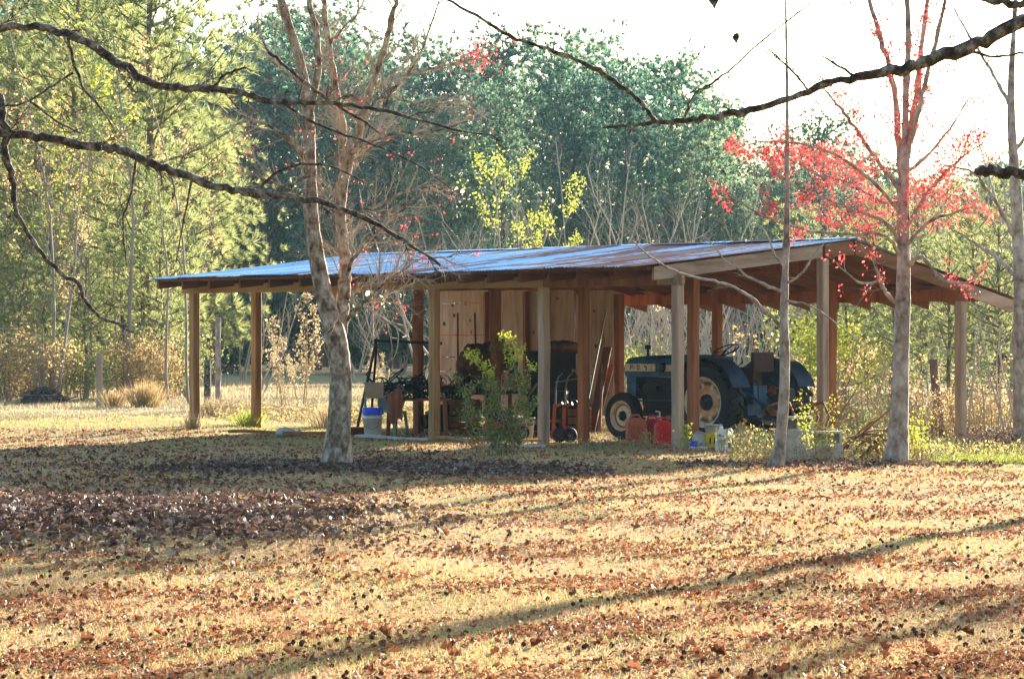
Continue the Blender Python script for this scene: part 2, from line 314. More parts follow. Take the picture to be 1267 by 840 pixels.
# ---------------------------------------------------------------- camera, sun, sky
cam = bpy.data.cameras.new('camera'); co = bpy.data.objects.new('camera', cam); COL.objects.link(co); scene.camera = co
cam.sensor_width = 36; cam.lens = 36*F/1267; cam.clip_end = 3000; cam.clip_start = .1
co.location = (0, 0, H); co.rotation_euler = (math.radians(90), 0, 0)
EL = math.radians(10.6); AZ = math.radians(24.5)
sun = bpy.data.lights.new('sun', 'SUN'); sun.energy = 5; sun.angle = math.radians(.55); sun.color = (1, .88, .72)
so = bpy.data.objects.new('sun', sun); COL.objects.link(so)
sd = Vector((math.sin(AZ)*math.cos(EL), math.cos(AZ)*math.cos(EL), math.sin(EL)))
so.rotation_euler = sd.to_track_quat('Z', 'Y').to_euler(); so.location = (20, 60, 40)
w = bpy.data.worlds.new('World'); scene.world = w; w.use_nodes = True; nt = w.node_tree
sk = nt.nodes.new('ShaderNodeTexSky'); sk.sky_type = 'NISHITA'; sk.sun_disc = False; sk.sun_elevation = EL; sk.sun_rotation = AZ
sk.air_density = 1.0; sk.dust_density = 1.0; sk.ozone_density = 1.4
bg = nt.nodes['Background']; wm = nt.nodes.new('ShaderNodeMix'); wm.data_type = 'RGBA'; wm.blend_type = 'MULTIPLY'; wm.inputs[0].default_value = 1; wm.inputs[7].default_value = (.90, .97, 1.0, 1); nt.links.new(sk.outputs[0], wm.inputs[6]); nt.links.new(wm.outputs[2], bg.inputs[0]); bg.inputs[1].default_value = .10
scene.view_settings.view_transform = 'Standard'; scene.view_settings.look = 'None'; scene.view_settings.gamma = 1; scene.view_settings.use_curve_mapping = False
scene.view_settings.exposure = 2.42
# ---------------------------------------------------------------- air
hm, hN, hL = bpy.data.materials.new('hazy_air'), None, None
hm.use_nodes = True; hN = hm.node_tree.nodes; hN.clear(); ho = hN.new('ShaderNodeOutputMaterial'); hv = hN.new('ShaderNodeVolumePrincipled')
hv.inputs['Color'].default_value = (.52, .80, 1, 1); hv.inputs['Density'].default_value = .00022; hv.inputs['Anisotropy'].default_value = 0
hm.node_tree.links.new(hv.outputs[0], ho.inputs['Volume'])
me = bpy.data.meshes.new('haze'); hx, hy0, hy1, hz0, hz1 = 130, -75, 230, -1.5, 34
me.from_pydata([(-hx,hy0,hz0),(hx,hy0,hz0),(hx,hy1,hz0),(-hx,hy1,hz0),(-hx,hy0,hz1),(hx,hy0,hz1),(hx,hy1,hz1),(-hx,hy1,hz1)], [], [(0,3,2,1),(4,5,6,7),(0,1,5,4),(1,2,6,5),(2,3,7,6),(3,0,4,7)]); me.materials.append(hm)
hz = bpy.data.objects.new('haze', me); COL.objects.link(hz); tag(hz, 'pale bluish haze in the air', kind='stuff')
# ---------------------------------------------------------------- ground
def axis(lo, hi, parts):
    out = [lo]
    for e, st in parts: out += list(np.arange(out[-1]+st, e+1e-6, st))
    return np.array(out)
xs = np.concatenate([-np.geomspace(14, 120, 18)[::-1], np.arange(-13.5, 13.6, .45), np.geomspace(14, 120, 18)])
ys = np.concatenate([np.arange(-70, 10, 4), np.arange(10, 80, .5), np.geomspace(80, 225, 24)])
X, Y = np.meshgrid(xs, ys); Z = g(X, Y); nx = len(xs); ny = len(ys)
mb = MB(); i = (np.arange(ny-1)[:, None]*nx+np.arange(nx-1)[None]).ravel()
mb.add(np.stack([X, Y, Z], -1).reshape(-1, 3), np.stack([i, i+1, i+nx+1, i+nx], 1), 0, True)
tag(mb.build('ground', 'ground'), kind='structure')

def scatter(n, d0, d1, p=1.6, margin=400, x0=None, x1=None):
    """ground points, denser near the camera as real perspective asks for more detail there"""
    u = R.random(n); a = 1-p; d = (d0**a+u*(d1**a-d0**a))**(1/a)
    px = R.uniform(-margin, 1267+margin, n)
    return (px-633.5)*d/F, d
def pnoise(x, y, s, seed):
    rr = np.random.default_rng(seed); v = 0
    for k in range(5):
        a, b, c = rr.normal(size=2)*s, rr.uniform(0, 6.28), rr.uniform(.5, 1); v = v+c*np.sin(a[0]*x+a[1]*y+b)
    return v/2.2
# short lawn grass
def blades(x, y, L, w, rng, lean=.5):
    n = len(x); z = g(x, y)-.004; C = np.stack([x, y, z], 1); an = rng.uniform(0, 6.283, n)
    sdv = np.stack([np.cos(an), np.sin(an), np.zeros(n)], 1); ln = rng.normal(size=(n, 3))*lean; ln[:, 2] = 1; ln /= np.linalg.norm(ln, axis=1)[:, None]
    L = (L*rng.uniform(.5, 1.3, n))[:, None]; w = (w*np.ones(n))[:, None]
    return np.stack([C-sdv*w/2, C+sdv*w/2, C+ln*L], 1).reshape(-1, 3)
x, y = scatter(560000, 12.6, 58, 1.5)
n1 = pnoise(x, y, 2.2, 3); mound = np.exp(-((x+3.6)/1.5)**2-((y-25)/3.0)**2)+np.exp(-((x+2.0)/1.6)**2-((y-36.8)/1.4)**2)
keep = R.random(len(x)) > mound*.9; x, y, n1 = x[keep], y[keep], n1[keep]
gm = MB(); Vb = blades(x, y, .024+.0006*y, .0032+.00022*y, R, .9)
green = (R.random(len(x)) < .12+.14*n1+.35*(y > 50)+.45*(y > 43.5)*(y < 50)*(x > -6)*R.random(len(x))+.3*(x > 5)*(y > 34))
T = np.arange(len(x)*3).reshape(-1, 3)
for k_, sel in ((0, ~green), (1, green)):
    idx = np.nonzero(sel)[0]; gm.add(Vb.reshape(-1, 3, 3)[idx], np.arange(len(idx)*3).reshape(-1, 3), k_)
tag(gm.build('grass', ['grass', 'grass_green']), 'short dry straw coloured lawn grass with green patches', kind='stuff')
# field grass behind the shed, longer and rougher
x = R.uniform(-24, 26, 120000); y = R.uniform(50, 104, 120000); fm = MB()
y = 50+54*R.random(120000)**1.5
tl = .05+.12*sstep(56, 80, y)*(.6+.5*pnoise(x, y, .5, 9)); x_ok = ~((np.abs(x) < 9) & (y < 54)); x, y, tl = x[x_ok], y[x_ok], tl[x_ok]
Vb = blades(x, y, tl, .022, R, .35); fm.add(Vb, np.arange(len(x)*3).reshape(-1, 3))
tag(fm.build('field_grass', 'straw'), 'long pale dry grass in the field behind the shed', kind='stuff')
# fallen leaves
def leaf_cloud(x, y, size, rng, mats, name, label, curl=.35, lift=.01):
    n = len(x); z = g(x, y)+lift*rng.uniform(.6, 2.6, n); m = MB(); C = np.stack([x, y, z], 1)
    a = rv(rng, n); a[:, 2] *= .45; b = rv(rng, n); b[:, 2] *= .45; a /= np.linalg.norm(a, axis=1)[:, None]
    b = b-(b*a).sum(1)[:, None]*a; b /= np.linalg.norm(b, axis=1)[:, None]+1e-9; nn = np.cross(a, b); nn *= np.sign(nn[:, 2:3])
    s = (size*rng.uniform(.3, 1, n)**1.3*1.75)[:, None]; cu = s*rng.uniform(-.1, curl*2, n)[:, None]
    pts = [(-1, 0, 0), (-.35, .55, 1), (.1, .38, .5), (.45, .62, 1), (1, 0, .2), (.4, -.6, 1), (.05, -.35, .5), (-.4, -.55, 1)]
    Vv = [C+a*s*p+b*s*q+nn*cu*c for p, q, c in pts]+[C]
    Vv = np.stack(Vv, 1).reshape(-1, 3); base = np.arange(n)[:, None]*9
    Fc = np.concatenate([np.concatenate([base+8, base+k, base+(k+1) % 8, base+(k+2) % 8], 1) for k in (0, 2, 4, 6)])
    m.add(Vv, Fc); return tag(m.build(name, mats), label, kind='stuff')
x, y = scatter(200000, 12.6, 50, 1.15); pn = pnoise(x, y, 1.3, 5)
keep = R.random(len(x)) < np.clip((.34+.5*pn+.12*(x > 0)+.2*(y > 30)*(x < 0))*(.35+1.1*(pnoise(x, y, 6, 31) > -.1)), .06, 1); x, y = x[keep], y[keep]
leaf_cloud(x, y, .0085+.00028*y, R, 'litter', 'fallen_leaves', 'brown and russet fallen leaves scattered over the dry lawn')
xs1 = np.concatenate([R.normal(-3.7, 1.2, 17000), R.normal(-2.0, 1.15, 7000), R.uniform(-3.5, 1.2, 2600), R.uniform(-7, -1, 2500), R.uniform(2, 6, 900)])
ys1 = np.concatenate([R.normal(25.6, 2.0, 17000), R.normal(36.2, .7, 7000), R.normal(35.8, 1.0, 2600), R.uniform(28, 42, 2500), R.normal(37.2, .5, 900)])
leaf_cloud(xs1, ys1, .027, R, 'litter_grey', 'leaf_litter', 'thick grey brown leaf litter in drifts under the bare tree', lift=.02)
x, y = scatter(2000, 12.6, 40, 1.2); pn = pnoise(x, y, 1.0, 15); keep = R.random(len(x)) < np.clip(.3+.6*pn, .04, 1)
leaf_cloud(x[keep], y[keep], .025, R, 'litter', 'large_leaves', 'larger curled orange brown leaves lying on the lawn', .7)
# seed balls of the sweet gum
x, y = scatter(3000, 12.6, 34, 1.2); pn = pnoise(x, y, 1.8, 8); keep = R.random(len(x)) < np.clip(.35+.6*pn, .03, 1); x, y = x[keep], y[keep]
ico = [(0,0,1)]+[(math.cos(k*1.2566)*.894, math.sin(k*1.2566)*.894, .447) for k in range(5)]+[(math.cos(k*1.2566+.628)*.894, math.sin(k*1.2566+.628)*.894, -.447) for k in range(5)]+[(0,0,-1)]
icf = [(0,1+k,1+(k+1)%5) for k in range(5)]+[(1+k,6+k,1+(k+1)%5) for k in range(5)]+[(1+(k+1)%5,6+k,6+(k+1)%5) for k in range(5)]+[(6+k,11,6+(k+1)%5) for k in range(5)]
gb = MB(); n = len(x); rad = R.uniform(.011, .017, n); V0 = np.array(ico)
spk = 1+.28*(R.random((n, 12, 1))-.5)
Vv = np.stack([x, y, g(x, y)+.018], 1)[:, None]+V0[None]*rad[:, None, None]*spk
gb.add(Vv.reshape(-1, 3), (np.array(icf)[None]+np.arange(n)[:, None, None]*12).reshape(-1, 3))
tag(gb.build('seed_balls', 'gum'), 'small dark spiky seed balls strewn across the lawn', kind='stuff')
# ---------------------------------------------------------------- the pole shed
SA = np.array([2.37, 43.0]); U2 = np.array([.737, .676]); V2 = np.array([-.676, .737]); RZ = math.atan2(-.737, .676)
def swp(s, t): return SA+V2*s+U2*t
def gl(s, t): q = swp(s, t); return float(g(q[0], q[1]))
def rz_(t): return 2.583+(t+.95)*.507/4.75 if t <= 3.8 else 3.09-.895*(t-3.8)/3.98
shed = thing('pole_shed', (SA[0], SA[1], 0), RZ, 'open sided wooden pole shed with a rusty corrugated metal roof', 'shed')
def post(s, t, zt, m, wd=.14, lean=0):
    b = MB(); z0 = gl(s, t)-.25; rr = np.random.default_rng(int(s*100+t*10+5)); a = wd/2
    ks = 7; dx = rr.normal(size=(ks, 2))*.003; prof = []
    for k in range(ks):
        z = z0+(zt-z0)*k/(ks-1); tw = .02*rr.normal(); c = .012
        q = [(-a+c,-a),(a-c,-a),(a,-a+c),(a,a-c),(a-c,a),(-a+c,a),(-a,a-c),(-a,-a+c)]
        prof += [[-s+x_+dx[k,0]+lean*(zt-z), t+y_+dx[k,1], z] for x_, y_ in q]
    Fc = [[k*8+j, k*8+(j+1)%8, (k+1)*8+(j+1)%8, (k+1)*8+j] for k in range(ks-1) for j in range(8)]
    b.add(prof, Fc); b.add(prof[-8:], [list(range(8))])
    return b.build('post', m, shed)
for a in [(0,0,2.35,'wood_grey'),(2.8,0,2.35,'wood_grey'),(5.3,0,2.35,'wood_new'),(11.55,0,2.36,'wood_new'),(11.55,1.33,2.72,'wood_new'),(11.5,3.11,2.6,'wood_new'),
          (0,3.11,2.78,'wood_grey'),(0,6.36,2.17,'wood_grey'),(.755,1.1,2.58,'wood_red'),(3.07,1.09,2.58,'wood_red'),(7.74,1.77,2.65,'wood_red'),(7.3,3.11,2.6,'wood_red'),
          (7.0,5.72,2.35,'wood_red'),(5.27,6.36,2.17,'wood_red'),(1.51,5.01,2.5,'wood_red'),(9.3,6.36,2.17,'wood_red'),(11.5,6.36,2.17,'wood_red')]: post(*a)
def beam(s0, s1, t, z0, z1, wd, m): 
    b = MB(); n = 8; rr = np.random.default_rng(int(s1*10)); dz = rr.normal(size=n+1)*.003
    for k in range(n):
        sa = s0+(s1-s0)*k/n; sb = s0+(s1-s0)*(k+1)/n
        V = [[-q, t+dy, z+dz[k+kk]] for kk, q in ((0, sa), (1, sb)) for dy, z in ((-wd/2, z0), (wd/2, z0), (wd/2, z1), (-wd/2, z1))]
        Fq = [[0,4,5,1],[1,5,6,2],[2,6,7,3],[3,7,4,0]]+([[0,1,2,3]] if k == 0 else [])+([[4,7,6,5]] if k == n-1 else [])
        b.add(V, Fq)
    return b.build('beam', m, shed)
beam(2.78, 11.85, 0, 2.354, 2.512, .09, 'wood_beam'); beam(-.1, 2.776, .004, 2.345, 2.500, .09, 'wood_red'); beam(-.16, .34, -.052, 2.36, 2.485, .05, 'wood_greyb')
beam(0, 11.8, 3.11, 2.60, 2.76, .08, 'wood_red'); beam(-.12, 11.7, 6.36, 2.172, 2.36, .09, 'wood_red'); beam(0, 11.7, 3.8, 2.85, 3.0, .05, 'wood_red')
def rafter(s, t0, t1, m, wd=.045, h=.135, drop=.075, z_drop=0):
    b = MB(); V = []
    for t in (t0, t1):
        z = rz_(t)-drop-z_drop
        V += [[-s-wd/2, t, z-h], [-s+wd/2, t, z-h], [-s+wd/2, t, z], [-s-wd/2, t, z]]
    b.add(V, [[0,1,2,3],[4,7,6,5],[0,4,5,1],[1,5,6,2],[2,6,7,3],[3,7,4,0]]); return b.build('rafter', m, shed)
sp = [.75,1.5,2.1,2.75,3.45,4.1,4.75,5.6,6.4,7.2,8.0,8.8,9.6,10.4,11.15]
for s_ in sp: rafter(s_, -.52-.05*rnd.random(), 3.77, 'wood_raft'); rafter(s_+.06, 3.83, 7.45, 'wood_raft')
rafter(0, -.5, 3.08, 'wood_greyb', .045, .19, .03); rafter(.002, 3.15, 3.775, 'wood_raft', .045, .2, .03); rafter(0, 3.83, 6.3, 'wood_raft', .045, .2, .03); rafter(-.02, 6.32, 7.62, 'wood_greyb', .05, .2, .03)
rafter(11.76, -.62, 3.77, 'wood_raft', .05, .16, .03); rafter(11.76, 3.83, 7.4, 'wood_raft', .05, .16, .03)
bl = MB(); last = 0
for s_ in sp+[11.7]:                                       # blocking between the rafters above the front beam
    z = rz_(.02)-.08; bl.box((-(last+s_)/2, .06, z-.075), (s_-last-.06, .03, .13)); last = s_
bl.build('blocking', 'wood_raft', shed)
for t in (-.55, .9, 2.2, 3.55, 4.1, 5.3, 6.5, 7.5):
    z = rz_(t)-.052; b = MB(); b.box((-5.88, t, z), (11.7, .08, .036)); b.build('purlin', 'wood_raft', shed)
for (a_, b_) in ((-.45, 3.74), (3.86, 7.6)):
    b = MB(); V = []
    for t in (a_, b_):
        z = rz_(t)-.030
        V += [[-11.8, t, z], [.02, t, z], [.02, t, z+.009], [-11.8, t, z+.009]]
    b.add(V, [[0,1,2,3],[4,7,6,5],[0,4,5,1],[1,5,6,2],[2,6,7,3],[3,7,4,0]]); b.build('roof_boards', 'wood_raft', shed)
# corrugated sheets: real ribs running from eave to ridge
def sheets(front):
    nxs = 1180; s_ = np.linspace(-.06, 11.86, nxs); ts = np.linspace(0, 1, 9); V = []; rr = np.random.default_rng(4)
    sheet = (s_/.62).astype(int); lift = rr.uniform(-.006, .012, 30)[sheet]; ext = rr.uniform(-.03, .04, 30)[sheet]
    th = []
    for q in ts:
        if front: e0 = -.95+.25*(s_/11.8)+ext; t = e0+(3.84-e0)*q; z = 2.583+(t+.95)*.507/4.75
        else: e0 = 7.78+ext; t = 3.79+(e0-3.79)*q; z = 3.092-.895*(t-3.8)/3.98
        z = z+.0085*np.sin(s_*2*math.pi/.068)+lift*(1-q if front else q)+.010*np.sin(s_*.9+q*3)-.012*np.sin(q*math.pi)
        V.append(np.stack([-s_, t, z], 1))
    V = np.array(V); k = len(ts); top = V.reshape(-1, 3); i = (np.arange(k-1)[:, None]*nxs+np.arange(nxs-1)[None]).ravel()
    Fq = np.stack([i, i+nxs, i+nxs+1, i+1], 1); b = MB(); b.add(top, Fq if not front else Fq[:, ::-1], 0, True)
    bot = top-[0, 0, .0025]; b.add(bot, Fq, 0, True)
    return b.build('metal_roof', 'roof', shed)
sheets(True); sheets(False)
b = MB(); b.add([[-11.87, 3.68, 3.098], [.08, 3.68, 3.098], [.08, 3.8, 3.122], [-11.87, 3.8, 3.122], [.08, 3.93, 3.086], [-11.87, 3.93, 3.086]], [[0,1,2,3],[3,2,4,5]]); b.build('ridge_cap', 'roof', shed)
# plywood back wall, in sheets with seams
def panel(s0, s1, z0, z1, t=5.62, m='ply'):
    b = MB(); b.box((-(s0+s1)/2, t, (z0+z1)/2), (s1-s0, .014, z1-z0)); return b.build('plywood_panel', m, shed)
z0 = .25
panel(7.05, 8.0, z0, 2.42, 5.632); panel(8.012, 9.2, z0, 2.44); panel(9.215, 10.25, z0, 2.45, 5.626)
for a_, c_ in ((.25, .98), (.995, 1.24), (1.255, 1.64), (1.655, 2.22), (2.235, 2.46)): panel(10.27, 11.75, a_, c_, 5.62+.004*rnd.random())
for s_, w_ in ((8.7, .09), (9.2, .07), (10.26, .05)):
    b = MB(); b.box((-s_, 5.56, 1.3), (w_, .09, 2.25)); b.build('stud', 'wood_red', shed)
for z in (1.65, 2.3):
    b = MB(); b.box((-9.4, 5.69, z), (4.6, .05, .09)); b.build('wall_rail', 'wood_red', shed)
b = MB(); b.box((-3.52, -.06, 2.30), (.26, .045, .1)); 

# ---------------------------------------------------------------- tractor
T0 = np.array([3.52, 45.81]); tz = float(g(3.0, 45.8))
tr = thing('tractor', (T0[0], T0[1], tz), RZ, 'old blue farm tractor with cream side panels and rusty rear rims parked under the shed', 'tractor')
def wheel(c, Ro, wd, rim_r, lugs, rimmats, side):
    ox, oy, oz = c; b = MB(); hw = wd/2
    prof = [(rim_r, -hw*.8), (rim_r*1.08, -hw*.95), (Ro*.86, -hw), (Ro*.96, -hw*.85), (Ro, -hw*.5), (Ro, hw*.5), (Ro*.96, hw*.85), (Ro*.86, hw), (rim_r*1.08, hw*.95), (rim_r, hw*.8)]
    b.lathe(prof, (ox, oy, oz), (0, 1, 0), 40)
    for k in range(lugs):
        for sg in (-1, 1):
            a = 2*math.pi*(k+(.5 if sg > 0 else 0))/lugs; a2 = a+.16
            p = lambda aa, yy, rr: (ox+rr*math.cos(aa), oy+yy, oz+rr*math.sin(aa))
            b.bar(p(a, sg*hw*.98, Ro*.985), p(a2, sg*hw*.05, Ro*1.015), .045, .05, up=(math.cos(a), 0, math.sin(a)))
    t = b.build('tyre', 'rubber', tr)
    b = MB(); sd_ = side
    b.lathe([(rim_r*1.03, sd_*hw*.86), (rim_r*.95, sd_*hw*.80), (rim_r*.93, sd_*hw*.5), (rim_r*.86, sd_*hw*.45), (rim_r*.84, sd_*hw*.10)], (ox, oy, oz), (0, 1, 0), 32); b.lathe([(rim_r*.70, sd_*hw*.10), (rim_r*.66, sd_*hw*.28), (rim_r*.60, sd_*hw*.30), (rim_r*.56, sd_*hw*.22), (rim_r*.30, sd_*hw*.28)], (ox, oy, oz), (0, 1, 0), 32, 1); b.lathe([(rim_r*.84, sd_*hw*.10), (rim_r*.70, sd_*hw*.10)], (ox, oy, oz), (0, 1, 0), 32, 2)
    b.lathe([(rim_r*1.03, -sd_*hw*.86), (rim_r*.90, -sd_*hw*.3), (rim_r*.90, sd_*hw*.3)], (ox, oy, oz), (0, 1, 0), 32)
    rim = b.build('rim', ['cream', rimmats[0], 'rust'], tr)
    b = MB(); b.lathe([(rim_r*.34, sd_*hw*.28), (rim_r*.33, sd_*hw*.45), (rim_r*.14, sd_*hw*.5), (rim_r*.13, sd_*hw*.95), (.001, sd_*hw*.97)], (ox, oy, oz), (0, 1, 0), 18)
    for k in range(6):
        a = k*math.pi/3; q = (ox+rim_r*.25*math.cos(a), oy+sd_*hw*.42, oz+rim_r*.25*math.sin(a)); b.cyl(q, (q[0], q[1]+sd_*.03, q[2]), .014, 6)
    b.build('hub', rimmats[1], tr)
    if Ro > .5:
        for k in range(8):
            b = MB(); a = k*math.pi/4+.3; q = np.array([ox+rim_r*.80*math.cos(a), oy+sd_*hw*.32, oz+rim_r*.80*math.sin(a)]); q2 = np.array([ox+rim_r*.6*math.cos(a), oy+sd_*hw*.24, oz+rim_r*.6*math.sin(a)])
            b.bar(q, q2, .05, .03, up=(0, 1, 0)); b.build('rim_clamp', 'cream', tr)
for sy, sd_ in ((-.75, -1), (.75, 1)):
    wheel((0, sy, .61), .61, .32, .37, 20, ('rim_rust', 't_blue_d'), sd_)
for sy, sd_ in ((-.62, -1), (.62, 1)):
    wheel((-1.95, sy, .365), .365, .17, .23, 0, ('cream', 'engine'), sd_)
for sy in (-.75, .75):                                    # rear fenders: curved top band and inner side plate
    b = MB(); n = 18; A = np.linspace(math.radians(20), math.radians(172), n); y0, y1 = (sy-.17, sy+.22) if sy < 0 else (sy-.22, sy+.17)
    for th in (0, .012):
        V = [[.69*math.cos(a)*(1 if th == 0 else .985)+0, yy, .61+(.67-th)*math.sin(a)] for a in A for yy in (y0, y1)]
        b.add(V, [[2*k, 2*k+1, 2*k+3, 2*k+2] for k in range(n-1)], 0, True)
    yi = y1 if sy < 0 else y0
    V = [[.69*math.cos(a), yi, .61+.67*math.sin(a)] for a in A]+[[.3*math.cos(a), yi, .75+.1*math.sin(a)] for a in A]
    b.add(V, [[k, k+1, n+k+1, n+k] for k in range(n-1)])
    b.tube([(.70*math.cos(a), y0, .61+.675*math.sin(a)) for a in A], .012, 6)
    b.build('fender', 't_blue_d', tr)
# hood with a rounded nose
b = MB(); sec = []
for x_, wv, zt, zb in ((-2.36, .16, 1.14, 1.06), (-2.33, .23, 1.22, 1.0), (-2.24, .27, 1.27, .97), (-1.9, .28, 1.295, .97), (-1.3, .285, 1.305, .97), (-.72, .29, 1.30, .97)):
    sec.append([(x_, -wv, zb), (x_, -wv-.005, (zb+zt)/2), (x_, -wv*.97, zt-.05), (x_, -wv*.75, zt-.008), (x_, 0, zt+.012), (x_, wv*.75, zt-.008), (x_, wv*.97, zt-.05), (x_, wv+.005, (zb+zt)/2), (x_, wv, zb)])
k9 = 9; V = [p for s_ in sec for p in s_]; b.add(V, [[i*k9+j, i*k9+j+1, (i+1)*k9+j+1, (i+1)*k9+j] for i in range(len(sec)-1) for j in range(k9-1)], 0, True)
b.add(sec[0], [list(range(k9))]); b.add(sec[-1], [list(range(k9))]); hood = b.build('hood', 't_blue', tr)
b = MB()
for sy in (-1, 1):
    b.box((-1.92, sy*.292, 1.115), (.66, .012, .115)); b.box((-1.16, sy*.297, 1.11), (.70, .012, .10))
pn_ = b.build('side_panel', 'cream', hood)
b = MB()                                                   # what is left of the rusted lettering
for xx, parts in ((-2.13, [(0,0,.02,.075),(.03,.03,.05,.016),(.025,0,.035,.014)]), (-1.98, [(0,0,.018,.08),(.03,.028,.03,.018),(.045,0,.016,.06),(.02,-.03,.02,.02)]), (-1.80, [(0,.01,.05,.02),(.02,-.01,.018,.07),(-.018,.02,.016,.03)])):
    for dx, dz, ww, hh in parts: b.box((xx+dx, -.3005, 1.115+dz), (ww, .006, hh))
b.build('rusted_lettering', 'rust', hood)
b = MB(); b.cyl((-1.42, -.28, 1.12), (-1.42, -.35, 1.12), .07, 20); b.lathe([(.072, -.352), (.05, -.365), (.001, -.37)], (-1.42, 0, 1.12), (0, 1, 0), 20); b.build('headlight', 't_blue_d', tr)
b = MB()
b.box((-2.16, 0, .80), (.20, .50, .36)); b.box((-2.28, 0, .82), (.03, .40, .36)); b.build('radiator_cowl', 't_blue', tr)
b = MB()
for k in range(7): b.box((-2.302, -.15+.05*k, .86), (.012, .012, .30))
b.build('grille', 'black', tr)
b = MB(); b.box((-1.42, 0, .74), (1.15, .34, .44)); b.box((-1.35, -.05, .5), (1.2, .30, .16)); b.box((-.45, 0, .62), (.95, .32, .40)); b.cyl((-1.7, -.19, .82), (-1.7, -.24, .82), .09, 16)
b.cyl((-1.15, -.2, .70), (-1.15, -.29, .70), .055, 14); b.box((-1.4, -.2, .88), (.8, .07, .09)); b.tube([(-1.8,-.22,.92),(-1.5,-.25,.84),(-1.2,-.23,.9),(-.9,-.2,.8)], .018, 6)
for k in range(4): b.tube([(-1.75+.22*k, -.19, .93), (-1.72+.22*k, -.24, .86), (-1.4, -.24, .80)], .008, 5)
b.build('engine', 'engine', tr)
b = MB(); b.bar((-1.95, -.58, .40), (-1.95, .58, .40), .09, .09); b.cyl((-1.95, -.52, .34), (-1.95, -.52, .66), .03); b.cyl((-1.95, .52, .34), (-1.95, .52, .66), .03)
b.bar((-1.95, -.52, .60), (-.95, -.30, .62), .04, .03); b.bar((-1.95, -.50, .38), (-.9, -.16, .42), .06, .04); b.bar((-1.95, .50, .38), (-.9, .16, .42), .06, .04); b.build('front_axle', 't_blue_d', tr)
b = MB(); b.cyl((0, -.6, .61), (0, .6, .61), .10, 14); b.box((.02, 0, .62), (.5, .38, .44)); b.box((.3, 0, .72), (.12, .3, .26)); b.bar((.25, -.2, .75), (.85, -.28, .5), .05, .03); b.bar((.25, .2, .75), (.85, .28, .5), .05, .03)
b.bar((.2, -.25, .38), (.95, -.36, .36), .06, .03); b.bar((.2, .25, .38), (.95, .36, .36), .06, .03); b.build('rear_axle', 't_blue', tr)
b = MB(); b.box((-.55, 0, 1.12), (.3, .42, .34)); b.box((-.62, -.02, 1.30), (.22, .36, .04)); b.build('dashboard', 't_blue_d', tr)
b = MB(); an = np.linspace(0, 2*math.pi, 25); c0 = np.array([-.36, 0, 1.39]); ax1 = np.array([.9, 0, .44]); ax1 /= np.linalg.norm(ax1); ax2 = np.array([0, 1., 0])
b.tube([c0+.21*(math.cos(a)*ax1+math.sin(a)*ax2) for a in an], .012, 6, 0, False); b.cyl((-.55, 0, 1.2), c0, .018, 8)
for k in range(3): a = k*2.094; b.bar(c0, c0+.21*(math.cos(a)*ax1+math.sin(a)*ax2), .02, .012)
b.build('steering_wheel', 'black', tr)
b = MB(); b.box((.22, 0, 1.10), (.42, .44, .07)); b.box((.40, 0, 1.24), (.06, .44, .24)); b.box((.2, 0, .96), (.2, .2, .22)); b.build('seat', 'seat', tr)
b = MB(); b.cyl((-2.02, -.02, 1.29), (-2.02, -.02, 1.42), .022, 10); b.lathe([(.05, 1.40), (.055, 1.44), (.05, 1.465), (.001, 1.47)], (-2.02, -.02, 0), (0, 0, 1), 14); b.build('air_intake', 'black', tr)
b = MB(); b.tube([(-.15,-.30,.55),(-.75,-.36,.50),(-.9,-.36,.48)], .02, 6); b.box((-.62,-.42,.46), (.5,.26,.03)); b.box((-.62,.42,.46), (.5,.26,.03)); b.build('footboard', 'black', tr)
b = MB(); b.tube([(-.2,.12,.9),(-.22,.14,1.15),(-.15,.16,1.22)], .011, 6); b.tube([(-.15,-.1,.85),(-.1,-.14,1.12)], .011, 6); b.build('gear_lever', 'black', tr)
b = MB(); b.tube([(.3,.1,.95),(.42,.3,.8),(.5,.35,.5),(.62,.2,.4)], .012, 6); b.build('hose', 'black', tr); b = MB(); b.tube([(.3,-.1,.95),(.5,-.2,.9),(.55,-.25,.6)], .01, 6); b.build('hose', 'black', tr); b = MB(); b.tube([(-1.9,-.2,.9),(-1.95,-.3,.8),(-1.7,-.32,.6),(-1.2,-.3,.55)], .014, 6); b.build('hose', 'black', tr)

